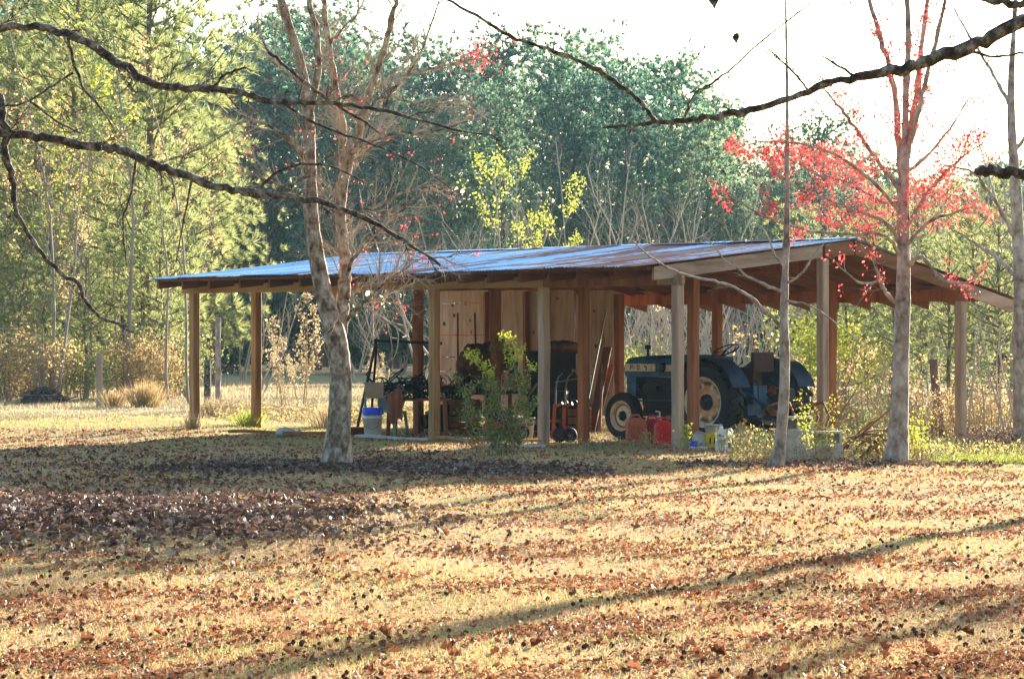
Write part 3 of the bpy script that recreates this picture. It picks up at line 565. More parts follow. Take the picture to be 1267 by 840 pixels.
# ---------------------------------------------------------------- things in and around the shed
def at(name, px, d, label, cat, rz=0, dz=0, group=None):
    return thing(name, GP(px, d, dz), rz, label, cat, group)
def jerrycan(px, d, rz, m, label, h=.40, wd=.24, tk=.17, spout=False):
    t = at('jerrycan', px, d, label, 'jerrycan', rz, 0, 'fuel cans beside the front tractor wheel'); b = MB(); a, c = wd/2, tk/2
    prof = [(-a,0),(a,0),(a,h*.78),(a*.72,h*.93),(a*.2,h*.98),(-a*.35,h*.98),(-a*.9,h*.86),(-a,h*.74)]; n = len(prof)
    V = []
    for y_, q in ((-c, .93), (-c*.86, 1), (c*.86, 1), (c, .93)):
        V += [(x_*q, y_, h*.5+(z_-h*.5)*q) for x_, z_ in prof]
    b.add(V, [[i*n+j, i*n+(j+1)%n, (i+1)*n+(j+1)%n, (i+1)*n+j] for i in range(3) for j in range(n)], 0, False); b.add(V[:n], [list(range(n))[::-1]]); b.add(V[-n:], [list(range(n))])
    for zz in (.25, .42, .58): b.box((0, -c-.004, h*zz), (wd*.66, .012, .02))
    b.bar((-a*.55, -c-.003, h*.12), (a*.55, -c-.003, h*.68), .014, .012, up=(0,1,0)); b.bar((a*.55, -c-.0045, h*.12), (-a*.55, -c-.0045, h*.68), .014, .012, up=(0,1,0))
    b.build('body', m, t)
    b = MB(); b.tube([(-a*.75, 0, h*.88), (-a*.5, 0, h*1.06), (a*.25, 0, h*1.08), (a*.55, 0, h*.94)], .016, 8); b.build('handle', m, t)
    b = MB(); b.cyl((a*.7, 0, h*.86), (a*.82, 0, h*1.0), .032, 12); b.build('cap', 'black' if not spout else 'dirty_white', t)
    if spout: b = MB(); b.tube([(a*.78,0,h*.98),(a*.80,0,h*1.22),(a*.3,0,h*1.25)], .012, 6); b.build('spout', 'dirty_white', t)
    return t
jerrycan(787, 44.6, .15, 'or_pl', 'sun faded orange red fuel can nearest the front tractor wheel', .42, .29, .2)
jerrycan(808, 44.8, -.3, 'crim_pl', 'crimson fuel can with a pale bent spout, middle of the three cans', .41, .26, .18, True)
jerrycan(821, 43.9, .1, 'red_pl', 'bright red fuel can right beside the grey corner post', .40, .26, .18)
# white jug with dark printing
t = at('jug', 895, 42.2, 'white plastic jug with dark printing and a hollow handle by the tractor wheel', 'jug', -.1)
b = MB(); n = 20
prof = [(-.115,0),(.115,0),(.115,.22),(.10,.27),(.045,.315),(-.05,.325),(-.11,.27)]; V = [(x_*q, y_, z_) for y_, q in ((-.06,.94),(-.05,1),(.05,1),(.06,.94)) for x_, z_ in prof]; n = 7
b.add(V, [[i*n+j, i*n+(j+1)%n, (i+1)*n+(j+1)%n, (i+1)*n+j] for i in range(3) for j in range(n)]); b.add(V[:n], [list(range(n))[::-1]]); b.add(V[-n:], [list(range(n))]); b.build('body', 'white', t)
b = MB(); b.cyl((-.03, 0, .325), (-.03, 0, .36), .025, 12); b.build('cap', 'white', t)
b = MB(); b.tube([(.045,0,.30),(.105,0,.33),(.125,0,.25),(.12,0,.18)], .014, 8); b.build('handle', 'white', t)
b = MB()
for z, w_ in ((.165,.10),(.150,.085),(.135,.11),(.118,.07)): b.box((-.035, -.0605, z), (w_, .004, .007))
b.box((-.05, -.0605, .235), (.03, .004, .03)); b.box((-.01, -.0605, .225), (.035, .004, .012)); b.box((.085, -.059, .13), (.03, .006, .14)); b.build('printing', 'ink', t)
# yellow crate with a white basin on it
t = at('crate', 886, 43.6, 'yellow plastic crate standing between the post and the white jug', 'crate', .2)
b = MB(); 
for a_, c_, s1, s2 in ((0,-.14,.36,.02),(0,.14,.36,.02),(-.17,0,.02,.26),(.17,0,.02,.26)):
    b.box((a_, c_, .12), (s1, s2, .20))
b.box((0,0,.02), (.34,.27,.02)); b.box((0,-.152,.215), (.38,.012,.03)); b.box((0,.152,.215), (.38,.012,.03)); b.build('box', 'yellow_pl', t)
b = MB()
for k in range(5): b.box((-.13+.065*k, -.151, .12), (.022, .006, .09))
b.build('slot', 'black', t)
t = at('basin', 882, 43.7, 'dirty white plastic tub resting on top of the yellow crate', 'tub', .1, .215)
b = MB(); b.lathe([(.10,.0),(.13,.12),(.145,.125),(.145,.135),(.12,.133),(.092,.012),(.001,.012)], (0,0,0), (0,0,1), 20); b.build('bowl', 'dirty_white', t)
b = MB(); b.tube([(-.14,0,.12),(-.08,-.02,.2),(.06,-.02,.2),(.14,0,.12)], .005, 6); b.build('wire_handle', 'metal', t)
t = at('wheel_cover', 866, 43.5, 'round white plastic lid leaning against the brown post', 'lid', .4, .0)
b = MB(); b.lathe([(.001,.0),(.12,.0),(.13,.012),(.13,.03),(.12,.03),(.115,.012)], (0,0,.12), (0,-1,.35), 24); t2 = b.build('disc', 'dirty_white', t)
t = at('container', 852, 43.2, 'small blue plastic container low at the foot of the brown post', 'container', .3)
b = MB(); b.box((0,0,.05),(.24,.15,.10), None, 0, .93); b.box((0,0,.107),(.25,.16,.012)); b.build('body', 'blue_pl', t)
t = at('container', 864, 42.8, 'flat pale plastic tray lying on the ground before the brown post', 'tray', -.1)
b = MB(); b.box((0,0,.02),(.24,.16,.04), None, 0, 1.08); b.box((0,-.085,.038),(.26,.01,.01)); b.box((0,.085,.038),(.26,.01,.01)); b.build('body', 'white', t)
# bucket with deep blue lid
t = at('bucket', 461, 47.6, 'white plastic bucket with a deep blue lid beside the plastic chair', 'bucket')
b = MB(); b.lathe([(.001,0),(.125,0),(.13,.01),(.145,.30),(.155,.305),(.155,.325),(.147,.33),(.15,.365),(.16,.37),(.16,.385),(.13,.39)], (0,0,0), (0,0,1), 28); b.build('pail', 'dirty_white', t)
b = MB(); b.lathe([(.166,.365),(.168,.47),(.16,.48),(.001,.483)], (0,0,0), (0,0,1), 28); b.build('lid', 'blue_pl', t)
b = MB(); b.tube([(-.155,-.02,.31),(-.14,-.10,.20),(0,-.165,.14),(.14,-.10,.20),(.155,-.02,.31)], .004, 5); b.build('wire_handle', 'metal', t)
# plastic chair seen from behind
t = at('chair', 478, 48.4, 'grey green plastic garden chair standing behind the white bucket', 'chair', 2.75)
b = MB(); b.add([(-.24,-.2,.42),(.24,-.2,.42),(.26,.24,.43),(-.26,.24,.43),(-.24,-.2,.395),(.24,-.2,.395),(.26,.24,.40),(-.26,.24,.40)], [[0,1,2,3],[7,6,5,4],[0,4,5,1],[1,5,6,2],[2,6,7,3],[3,7,4,0]]); b.build('seat', 'grey_pl', t)
b = MB(); n = 9; V = []
for z, sc_, yy in ((.40, .8, -.20), (.6, 1, -.25), (.78, .95, -.31), (.86, .7, -.34)):
    for k in range(n):
        a = (k-(n-1)/2)/((n-1)/2); V.append((.24*sc_*a, yy+.07*a*a, z-.03*a*a))
V2_ = V+[(x_, y_-.015, z_) for x_, y_, z_ in V]; q = [[i*n+j, i*n+j+1, (i+1)*n+j+1, (i+1)*n+j] for i in range(3) for j in range(n-1)]
b.add(V2_, q+[[e+4*n for e in f_[::-1]] for f_ in q], 0, True); b.build('backrest', 'grey_pl', t)
for sx in (-1, 1):
    b = MB(); b.bar((sx*.23,-.2,.41), (sx*.27,-.27,0), .045, .03); b.build('leg', 'grey_pl', t); b = MB(); b.bar((sx*.24,.22,.41), (sx*.27,.27,0), .045, .03); b.build('leg', 'grey_pl', t)
    b = MB(); b.tube([(sx*.25,-.24,.62),(sx*.29,-.1,.65),(sx*.30,.15,.64),(sx*.27,.24,.42)], .02, 6); b.build('armrest', 'grey_pl', t)
t = at('cardboard', 463, 47.9, 'buff cardboard sheet folded over the back corner of the chair', 'cardboard', .2, .62); b = MB()
b.box((0,0,.12),(.30,.012,.24), Matrix.Rotation(.25,3,'X')); b.box((.0,.09,.235),(.30,.16,.012), Matrix.Rotation(.2,3,'X')); b.build('sheet', 'card', t)
t = at('cloth', 488, 48.0, 'rust coloured rag hanging over the chair arm', 'cloth', .2, .18); b = MB(); n, k = 9, 9; V = []
for i in range(k):
    for j in range(n):
        V.append(((j/(n-1)-.5)*.26*(1-.25*i/k)+.03*i/k, .03*math.sin(j*1.9+i*.3)+.012*math.sin(i*2), .58-.50*i/(k-1)-.05*math.sin(j*.8)))
q = [[i*n+j, i*n+j+1, (i+1)*n+j+1, (i+1)*n+j] for i in range(k-1) for j in range(n-1)]; b.add(V, q, 0, True); b.build('fold', 'cloth_rust', t)
# black metal frame
t = at('metal_frame', 500, 49.5, 'tall black metal A frame with a level top bar at the left of the shed', 'frame'); b = MB(); m_ = 49.5/F
b.bar((-37*m_,0,1.545),(47*m_,.0,1.50),.05,.05); b.build('top_bar', 'black', t)
for a_, c_ in (((-35*m_,0,1.52),(-59*m_,-.25,0)), ((-34*m_,0,1.50),(-44*m_,.45,.0)), ((40*m_,0,1.48),(34*m_,-.2,0)), ((40*m_,0,1.48),(36*m_,.3,0))):
    b = MB(); b.bar(a_, c_, .035, .035); b.build('leg', 'black', t)
# table with a tangle of wire
t = at('table', 516, 48.6, 'dark wooden table piled with wire left of the plywood wall', 'table', .25); b = MB(); b.box((0,0,.60),(.95,.6,.04)); b.build('tabletop', 'wood_red', t)
for sx in (-.4, .4):
    for sy in (-.25, .25): b = MB(); b.bar((sx,sy,.58),(sx*1.06,sy*1.06,0),.06,.06); b.build('leg', 'rust' if sx < 0 else 'wood_red', t)
t = at('wire_coil', 516, 48.6, 'dark tangle of wire and sticks heaped on the table', 'wire', .2, .625); b = MB()
for k in range(110):
    c0 = R.normal(size=3)*[.30,.18,.08]+[0,0,.17]; an = np.linspace(0, R.uniform(3, 7), 12); r0 = R.uniform(.06, .2); ph = R.uniform(0, 6)
    tv = R.normal(size=(2,3))*[1,1,.6]; tv /= np.linalg.norm(tv, axis=1)[:, None]; P = c0+r0*(np.cos(an+ph)[:, None]*tv[0]+np.sin(an+ph)[:, None]*tv[1]); P[:, 2] = np.maximum(P[:, 2], .0)
    b.tube(P, R.uniform(.006, .012), 4, 0, False)
b.build('wire', 'black', t)
# barrow tray
t = at('tray', 441, 48.3, 'shallow rusty brown barrow tray on the ground left of the bucket', 'tray', .3); b = MB(); b.lathe([(.001,.03),(.14,.03),(.21,.14),(.225,.15),(.20,.15),(.13,.045)], (0,0,0), (0,0,1), 18); b.build('pan', 'rust', t)
b = MB(); b.bar((-.12,-.1,.05),(-.15,-.12,0),.02,.02); b.bar((.12,-.1,.05),(.15,-.12,0),.02,.02); b.bar((0,.12,.05),(0,.15,0),.02,.02); b.build('foot', 'rust', t)
def plank(a_, c_, wd, h, m, label):
    A_ = np.array(a_); B_ = np.array(c_); o = (A_+B_)/2; b = MB(); dd = (B_-A_)/2; rr = np.random.default_rng(int(abs(A_[0])*100)); n = 6; d_ = dd/np.linalg.norm(dd); sdv = np.cross(d_, [0,0,1]); 
    if np.linalg.norm(sdv) < .3: sdv = np.array([1., 0, 0])
    sdv /= np.linalg.norm(sdv); up = np.cross(sdv, d_); V = []
    for k in range(n+1):
        c = -dd+2*dd*k/n+up*.008*math.sin(k*1.3); w_ = wd*(1+.05*rr.normal())
        V += [c-sdv*w_/2-up*h/2, c+sdv*w_/2-up*h/2, c+sdv*w_/2+up*h/2, c-sdv*w_/2+up*h/2]
    b.add(V, [[4*k+j, 4*k+(j+1)%4, 4*k+4+(j+1)%4, 4*k+4+j] for k in range(n) for j in range(4)]+[[3,2,1,0],[4*n,4*n+1,4*n+2,4*n+3]])
    o2 = b.build('plank', m, None, o); return tag(o2, label, 'plank')
plank(GP(441, 46.6, .05), GP(532, 46.2, .04), .16, .04, 'stone', 'long pale board on the ground under the bucket and table')
plank(GP(540, 46.3, .08), GP(612, 45.3, .06), .10, .04, 'wood_new', 'sunlit tan board lying at the shed floor edge left of the shrub')
plank(GP(585, 45.5, .11), GP(668, 44.6, .07), .09, .035, 'wood_new', 'thin tan board lying behind the leafy shrub')
plank(GP(600, 44.5, .03), GP(672, 43.6, .03), .10, .04, 'stone', 'pale weathered board on the grass left of the post and shrub')
plank(GP(283, 48.2, .08), GP(405, 47.3, .06), .05, .05, 'wood_red', 'long thin pole lying on the grass at the open left bay')
t = at('stone_slab', 352, 47.8, 'pale broken stone slab on the grass in the open left bay', 'stone', .3); b = MB(); b.blob((0,0,.07), (.17,.12,.08), np.random.default_rng(3), 9, 5, .3); b.blob((.22,.02,.04), (.1,.09,.06), np.random.default_rng(5), 8, 5, .3); b.build('rock', 'stone', t)
# workbench and things on it
t = at('workbench', 652, 49.6, 'long dark workbench against the plywood wall behind the shrub', 'workbench', RZ*.0-.1); b = MB(); b.box((0,0,.72),(1.35,.55,.05)); b.build('bench_top', 'black', t)
for sx in (-.62, .62):
    for sy in (-.22, .22): b = MB(); b.bar((sx,sy,.70),(sx,sy,0),.08,.08); b.build('leg', 'black', t)
b = MB(); b.box((0,0,.25),(1.25,.5,.03)); b.build('lower_shelf', 'wood_red', t)
jc = jerrycan(627, 49.5, .1, 'red_pl', 'red fuel can standing on the workbench behind the shrub', .30, .17, .13); jc.location.z += .75; jc['group'] = 'fuel cans in the shed'
t = at('cabinet', 683, 50.6, 'large dark metal cabinet in the shadow behind the second front post', 'cabinet', -.1); b = MB(); b.box((0,0,.68),(.85,.5,1.3)); b.box((0,0,1.35),(.9,.55,.04)); b.build('case', 'black', t)
for sx in (-.21, .21): b = MB(); b.box((sx,-.26,.68),(.40,.02,1.2)); d_ = b.build('door', 'engine', t); b = MB(); b.cyl((sx*.4,-.27,.72),(sx*.4,-.31,.72),.015,8); b.build('knob', 'metal', d_)
t = at('sack', 695, 50.3, 'brown slumped sack lying on the dark cabinet', 'sack', 0, 1.37); b = MB(); b.blob((0,0,.07),(.34,.2,.1), np.random.default_rng(8), 14, 8, .15); b.build('bag', 'tarp', t)
t = at('tarp_bundle', 600, 50.9, 'rust brown tarpaulin draped over stacked things by the plywood wall', 'tarpaulin', 0, .98); b = MB(); n, k = 28, 12; V = []
rr = np.random.default_rng(12)
for i in range(k):
    for j in range(n):
        a = 2*math.pi*j/n; q = i/(k-1); r1 = math.sin(min(q*1.35, 1)*math.pi/2); fo = 1+.16*math.sin(5*a+q*2)+.09*math.sin(11*a+1)+.10*rr.normal()*q
        V.append((.47*r1*fo*math.cos(a), .3*r1*fo*math.sin(a), .50*math.cos(min(q, .9)*math.pi/2)+.10*math.sin(2*a+1)*(1-q)*q*3+.03*rr.normal()-.16*q*q*(1+.7*math.sin(3*a+.5))))
b.add(V, [[i*n+j, i*n+(j+1)%n, (i+1)*n+(j+1)%n, (i+1)*n+j] for i in range(k-1) for j in range(n)], 0, True); b.build('sheet', 'tarp', t)
t = at('tub', 620, 50.4, 'dull yellow domed tub on top of the covered pile', 'tub', 0, 1.40); b = MB(); b.lathe([(.20,0),(.19,.07),(.14,.15),(.07,.19),(.001,.20)], (0,0,0), (0,0,1), 20); b.build('dome', 'yellow_old', t); b = MB(); b.lathe([(.2,-.01),(.215,.0),(.2,.015)], (0,0,0), (0,0,1), 20); b.build('brim', 'yellow_old', t)
t = at('shelf_rack', 598, 50.9, 'open wooden rack carrying the tarpaulin and old paint tins', 'rack', .05); 
for z in (.35, .66, .97): b = MB(); b.box((0,0,z),(.95,.5,.025)); b.build('shelf', 'wood_red', t)
for sx in (-.45,.45):
    for sy in (-.22,.22): b = MB(); b.bar((sx,sy,0),(sx,sy,.99),.04,.04); b.build('upright', 'wood_red', t)
tin0 = None
for k, (px_, z_, m_) in enumerate(((582, .677, 'metal'), (588, .677, 'dirty_white'), (597, .677, 'metal'), (583, .367, 'dirty_white'), (592, .367, 'stone'), (609, .367, 'metal'))):
    t = at('paint_tin', px_, 50.8, ['bare metal tin at the left end of the upper rack shelf', 'white tin second from left on the upper rack shelf', 'bare metal tin in the middle of the upper rack shelf', 'white tin at the left end of the lower rack shelf', 'pale grey tin in the middle of the lower rack shelf', 'bare metal tin at the right of the lower rack shelf'][k], 'paint tin', 0, z_, 'tins on the rack')
    b = MB(); h_ = .16+.04*(k % 2); b.lathe([(.001,0),(.062,0),(.062,h_),(.066,h_+.006),(.06,h_+.01),(.001,h_+.008)], (0,0,0), (0,0,1), 16); b.build('can', m_, t); b = MB(); b.tube([(-.062,0,h_*.8),(-.04,-.06,h_*.5),(.04,-.06,h_*.5),(.062,0,h_*.8)], .004, 5); b.build('wire_handle', 'metal', t)
def box_crate(px, d, dz, m, label, sz=(.5,.35,.3), rz=.1):
    t = at('wooden_box', px, d, label, 'wooden box', rz, dz, 'wooden boxes in the shed'); x_, y_, z_ = sz
    for k in range(3):
        b = MB(); b.box((0,-y_/2, z_*(.17+.33*k)), (x_,.018,z_*.28)); b.box((0,y_/2, z_*(.17+.33*k)), (x_,.018,z_*.28)); b.box((-x_/2+.01,0,z_*(.17+.33*k)), (.016,y_-.03,z_*.28)); b.box((x_/2-.01,0,z_*(.17+.33*k)), (.016,y_-.03,z_*.28)); b.build('slat', m, t)
    b = MB(); b.box((0,0,.012), (x_-.04,y_-.04,.02)); b.build('bottom', m, t); return t
box_crate(574, 49.8, 0, 'wood_red', 'lower slatted wooden box left of the rack'); box_crate(575, 49.8, .31, 'wood_raft', 'upper slatted wooden box on the lower one left of the rack', (.45,.33,.27), -.15)
box_crate(640, 49.3, .76, 'wood_raft', 'slatted wooden box full of odds and ends on the workbench', (.42,.28,.24)); box_crate(712, 50.2, 0, 'wood_red', 'slatted wooden box in the dark corner behind the hand truck', (.5,.4,.42))
t = at('barrel', 717, 50.6, 'dark drum standing in the corner behind the brown post', 'drum', 0, .43); b = MB(); b.lathe([(.001,0),(.2,0),(.205,.02),(.2,.04),(.2,.25),(.207,.27),(.2,.29),(.2,.5),(.206,.52),(.19,.53),(.001,.525)], (0,0,0), (0,0,1), 24); b.build('drum', 'black', t)
t = at('old_engine', 548, 49.9, 'black rusting engine block on the ground behind the second front post', 'engine', .4); b = MB(); b.box((0,0,.2),(.5,.35,.34)); b.box((0,0,.42),(.4,.22,.12)); b.cyl((-.26,0,.2),(-.34,0,.2),.12,16); b.tube([(.1,-.15,.4),(.3,-.2,.5),(.35,-.1,.3)],.03,8); b.build('block', 'black', t)
t = at('iron_stove', 565, 50.6, 'dark cast iron stove with a short pipe among the clutter', 'stove', .1); b = MB(); b.box((0,0,.5),(.45,.4,.5)); b.box((0,0,.77),(.5,.45,.04)); b.build('stove_body', 'black', t); b = MB(); b.cyl((.1,0,.79),(.1,0,1.05),.05,12); b.build('pipe', 'black', t)
for sx in (-.18,.18):
    for sy in (-.15,.15): b = MB(); b.bar((sx,sy,.26),(sx*1.1,sy*1.1,0),.03,.03); b.build('leg', 'black', t)
# lawn mower
t = at('lawn_mower', 620, 47.8, 'red walk behind lawn mower half hidden by the leafy shrub', 'lawn mower', .5); b = MB(); n = 20
b.lathe([(.30,.10),(.31,.18),(.27,.24),(.16,.27),(.001,.275)], (0,0,0), (0,0,1), 22); b.build('deck', 'red_pl', t)
b = MB(); b.lathe([(.12,.27),(.13,.38),(.10,.44),(.001,.45)], (0,0,0), (0,0,1), 18); b.box((.12,0,.34),(.1,.16,.12)); b.build('engine', 'engine', t)
for sx, sy in ((-.28,-.24),(.28,-.24),(-.28,.24),(.28,.24)): b = MB(); b.lathe([(.03,-.025),(.09,-.025),(.10,-.01),(.10,.015),(.09,.025),(.03,.025)], (sx,sy,.10), (0,1,0), 16); b.build('wheel', 'rubber', t)
b = MB(); b.tube([(.28,-.2,.2),(.75,-.2,.85),(.82,-.1,.92),(.82,.1,.92),(.75,.2,.85),(.28,.2,.2)], .013, 6); b.build('handlebar', 'metal', t)
t = at('bucket', 650, 47.9, 'old cream bucket standing behind the right edge of the leafy shrub', 'bucket'); b = MB(); b.lathe([(.001,0),(.12,0),(.15,.33),(.16,.335),(.15,.345),(.115,.02),(.001,.02)], (0,0,0), (0,0,1), 22); b.build('pail', 'dirty_white', t); b = MB(); b.tube([(-.15,0,.33),(-.1,-.12,.22),(.1,-.12,.22),(.15,0,.33)], .004, 5); b.build('wire_handle', 'metal', t)
# orange hand truck
t = at('hand_truck', 696, 46.2, 'orange two wheeled hand truck with curved grey handles inside the shed', 'hand truck', .0); m_ = 46.2/F
for k, (x0, x1) in enumerate(((-12, -9), (1, 3))):
    b = MB(); b.bar((x0*m_, 0, .06), ((x1-.5)*m_, -.02, .58), .055, .05); b.bar((x1*m_, -.02, .56), ((x1+9)*m_, -.05, .60), .05, .045); b.bar(((x0+1)*m_, -.03, .28), ((x0+8)*m_, -.1, .1), .03, .03); b.build('upright', 'orange', t)
    b = MB(); b.tube([((x1)*m_, 0, .58), ((x1+1)*m_, 0, .85), ((x1+4)*m_, 0, 1.0), ((x1+9)*m_, .02, 1.06)], .013, 8); b.build('handle', 'metal', t)
    b = MB(); b.lathe([(.03,-.03),(.10,-.03),(.115,-.015),(.115,.015),(.10,.03),(.03,.03)], ((x0+8)*m_, -.1, .115), (.4,1,0), 20); b.build('wheel', 'rubber', t)
    b = MB(); an = np.linspace(0, 6.3, 14); b.tube([((x1+11)*m_+.05*math.cos(a), -.06, .60+.05*math.sin(a)) for a in an], .012, 6, 0, False); b.build('ring', 'black', t)
b = MB(); b.bar((-9*m_,0,.92),(24*m_,.03,.99),.02,.02); b.lathe([(.001,-.03),(.03,-.02),(.035,0),(.02,.03),(.001,.035)], (14*m_,0,1.1), (0,0,1), 12); b.build('crossbar', 'metal', t)
# boards and rods leaning in the dark corner
def lean(name, a_, c_, w_, h_, m, label, cat):
    A_ = np.array(a_); B_ = np.array(c_); b = MB(); b.bar((0,0,0), B_-A_, w_, h_); o = b.build(name, m, None, A_); return tag(o, label, cat)
lean('leaning_board', GP(731, 50.4, .0), W(752, 430, 51.3), .14, .03, 'wood_red', 'wide red brown board leaning in the corner left of the tractor', 'board')
lean('leaning_rod', GP(742, 50.3, .0), W(747, 415, 51.5), .04, .04, 'wood_grey', 'grey wooden stake standing upright between the leaning boards', 'stake')
lean('leaning_rod', GP(724, 49.8, .3), W(750, 384, 51.4), .022, .022, 'metal', 'long slanting metal rod leaning across the dark corner', 'rod')
lean('leaning_board', GP(736, 50.6, .0), W(757, 452, 51.3), .09, .03, 'wood_raft', 'narrow brown board leaning beside the wide red brown one', 'board')
lean('leaning_rod', GP(567, 51.0, .0), W(566.5, 388, 53.6), .035, .035, 'wood_red', 'dark tool handle leaning on the pale plywood, the left one of two', 'tool handle')
lean('leaning_rod', GP(590, 50.6, .7), W(587.5, 388, 53.2), .035, .035, 'wood_red', 'dark tool handle leaning on the pale plywood beside the brown post', 'tool handle')
t = at('hose_coil', 530, 51.6, 'pale blue hose loop hanging on the brown post left of the wall', 'hose', 0, 1.05); b = MB(); an = np.linspace(0, 6.28*2, 40); b.tube([(.07*math.cos(a), .01*a, -.15+.3*math.sin(a)) for a in an], .010, 6, 0, False); b.build('loop', 'grey_pl', t)
t = at('implement', 978, 44.6, 'dark rusty tractor implement with curved tines standing behind the rear wheels', 'farm implement', RZ); b = MB(); b.bar((-.1,-.5,.55),(-.1,.6,.55),.08,.08); b.bar((-.1,0,.55),(-.45,0,.75),.06,.05); b.box((-.1,0,.7),(.1,.3,.25)); b.build('frame', 'black', t)
for k in range(5): b = MB(); yy = -.45+.25*k; b.tube([(-.1,yy,.55),(.15,yy,.62),(.28,yy,.4),(.15,yy,.12),(.05,yy,.02)], .022, 6); b.build('tine', 'rust', t)
# concrete blocks
def block_mesh(hole):
    b = MB(); L_, Wd, Hh = .395, .19, .19
    if hole:                                              # lying so that its two hollow cores face outwards
        for xx in (-.1825, 0, .1825): b.box((xx, 0, Hh/2), (.03, Wd, Hh))
        for xx in (-.09125, .09125): b.box((xx, 0, .016), (.1525, Wd, .032)); b.box((xx, 0, Hh-.016), (.1525, Wd, .032)); b.box((xx, .03, Hh/2), (.1525, .01, Hh-.064))
    else:
        for yy in (-.08, .08): b.box((0, yy, Hh/2), (L_, .03, Hh))
        for xx in (-.1825, 0, .1825): b.box((xx, 0, Hh/2), (.03, .13, Hh))
    return b
bms = [block_mesh(False).mesh('concrete_block', 'block'), block_mesh(True).mesh('concrete_block', 'block')]
for px_, d_, k, hl, rz, lb in ((984, 39.0, 0, 0, .1, 'bottom concrete block of the left stack'), (984, 39.0, 1, 0, .05, 'second concrete block up in the left stack'), (986, 39.0, 2, 1, .08, 'topmost concrete block of the left stack with its hollow cores facing out'),
        (1024, 39.3, 0, 0, -.05, 'bottom concrete block of the right stack'), (1022, 39.3, 1, 1, .0, 'upper concrete block of the right stack near the maple')):
    o = bpy.data.objects.new('concrete_block', bms[hl]); COL.objects.link(o); o.location = Vector(GP(px_, d_, .192*k)); o.rotation_euler = (0, 0, rz); tag(o, lb, 'concrete block', 'concrete blocks stacked behind the sapling')
# rusty scrap
t = at('scrap_heap', 1066, 39.6, 'heap of rusty curved iron scrap between the blocks and the maple trunk', 'scrap'); 
for k in range(9):
    b = MB(); c0 = R.normal(size=3)*[.22,.12,.03]; c0[2] = abs(c0[2]); r0 = R.uniform(.18, .36); a0 = R.uniform(-.4, .5); an = np.linspace(a0, a0+R.uniform(1.5, 2.8), 12); yw = R.uniform(.03, .09)
    V = [(c0[0]+r0*math.cos(a)*q, c0[1]+yy, c0[2]+.02+r0*math.sin(a)*q*.95) for a in an for yy, q in ((-yw, 1), (yw, 1), (yw, .94), (-yw, .94))]
    b.add(V, [[4*i+j, 4*i+(j+1)%4, 4*i+4+(j+1)%4, 4*i+4+j] for i in range(11) for j in range(4)]); b.build('iron_hoop', 'rust', t)
for k in range(4): b = MB(); b.bar((R.uniform(-.5,.2), R.uniform(-.1,.2), .02), (R.uniform(-.1,.5), R.uniform(-.1,.2), R.uniform(.3,.75)), .04, .02); b.build('iron_bar', 'rust', t)
# fence posts
def fpost(px, d, py_top, wpx, m, label, leanx=0):
    h = (420-py_top)*d/F+H-float(g((px-633.5)*d/F, d)); b = MB(); wd = wpx*d/F; n = 8; rr = np.random.default_rng(int(px)); V = []
    for k in range(7):
        q = k/6; rr_ = wd/2*(1.08-.12*q)
        V += [(rr_*(1+.06*rr.normal())*math.cos(2*math.pi*j/n)+leanx*q, rr_*math.sin(2*math.pi*j/n), -.2+(h+.2)*q) for j in range(n)]
    b.add(V, [[k*n+j, k*n+(j+1)%n, (k+1)*n+(j+1)%n, (k+1)*n+j] for k in range(6) for j in range(n)]); b.add(V[-n:], [list(range(n))]); o = b.build('fence_post', m, None, GP(px, d)); return tag(o, label, 'fence post')
fpost(123, 67, 437, 7.5, 'wood_grey', 'short grey wooden fence post standing alone at the wood edge'); fpost(257, 60, 446, 9, 'bark_dark', 'short dark round fence post seen through the open left bay')
fpost(270, 61.5, 393, 7, 'bark_pale', 'tall slender grey fence post right behind the short dark one'); fpost(1166, 55, 444, 11, 'bark_pine', 'leaning brown wooden fence post right of the maple trunk', -.17)
# ---------------------------------------------------------------- near trees, limbs traced at their own distance
def near_tree(name, d, base_px, trunk_rows, limbs, label, barkm, twigm, twigL, nkids, bud=0, budm='bud', seed=1, budsize=.03, twr=.007, group=None, lvl=2, offtrunk=None, budn=6):
    rng = np.random.default_rng(seed); b0 = GP(base_px, d); t = thing(name, b0, 0, label, 'tree', group); tips = []
    def local(P): return P-b0
    mbt = MB(); mbw = MB()
    if trunk_rows is not None: P, r = traced(trunk_rows, d); mbt.tube(local(P), r, 14)
    else: P, r = offtrunk; mbt.tube(local(P), r, 14)
    mbt.build('trunk', barkm, t)
    if trunk_rows is not None:
        k = len(P)//2; spawn(mbw, local(P[k:]), np.full(len(P)-k, twr*1.3), twigL, 3-lvl, rng, tips, .05, .2, max(4, nkids), first=.1)
    for rows in limbs:
        dens = 1
        if isinstance(rows, tuple): rows, dens = rows
        b = MB(); P, r = traced(rows, d); P = local(P); P = P+rng.normal(size=P.shape)*np.minimum(r, .02)[:, None]*.35
        b.tube(P, r, 9 if r[0] > .02 else 6); b.build('limb', barkm, t)
        plen = np.linalg.norm(np.diff(P, axis=0), axis=1).sum()
        if dens: spawn(mbw, P, np.full(len(P), twr*1.25), twigL, 3-lvl, rng, tips, .04, .22, max(3, int(nkids*dens*plen/1.6)), first=.12)
    tag(mbw.build('twigs', twigm, t), kind='stuff')
    if bud:
        C = np.concatenate([tp[R_] for tp in tips for R_ in [rng.integers(0, len(tp), 1)] if rng.random() < bud]) if tips else np.zeros((0, 3))
        C = np.repeat(C, budn, 0)+rng.normal(size=(len(C)*budn, 3))*budsize*1.8; bb = MB(); leafquads(bb, C, budsize, rng, .6); tag(bb.build('buds', budm, t), kind='stuff')
    return t
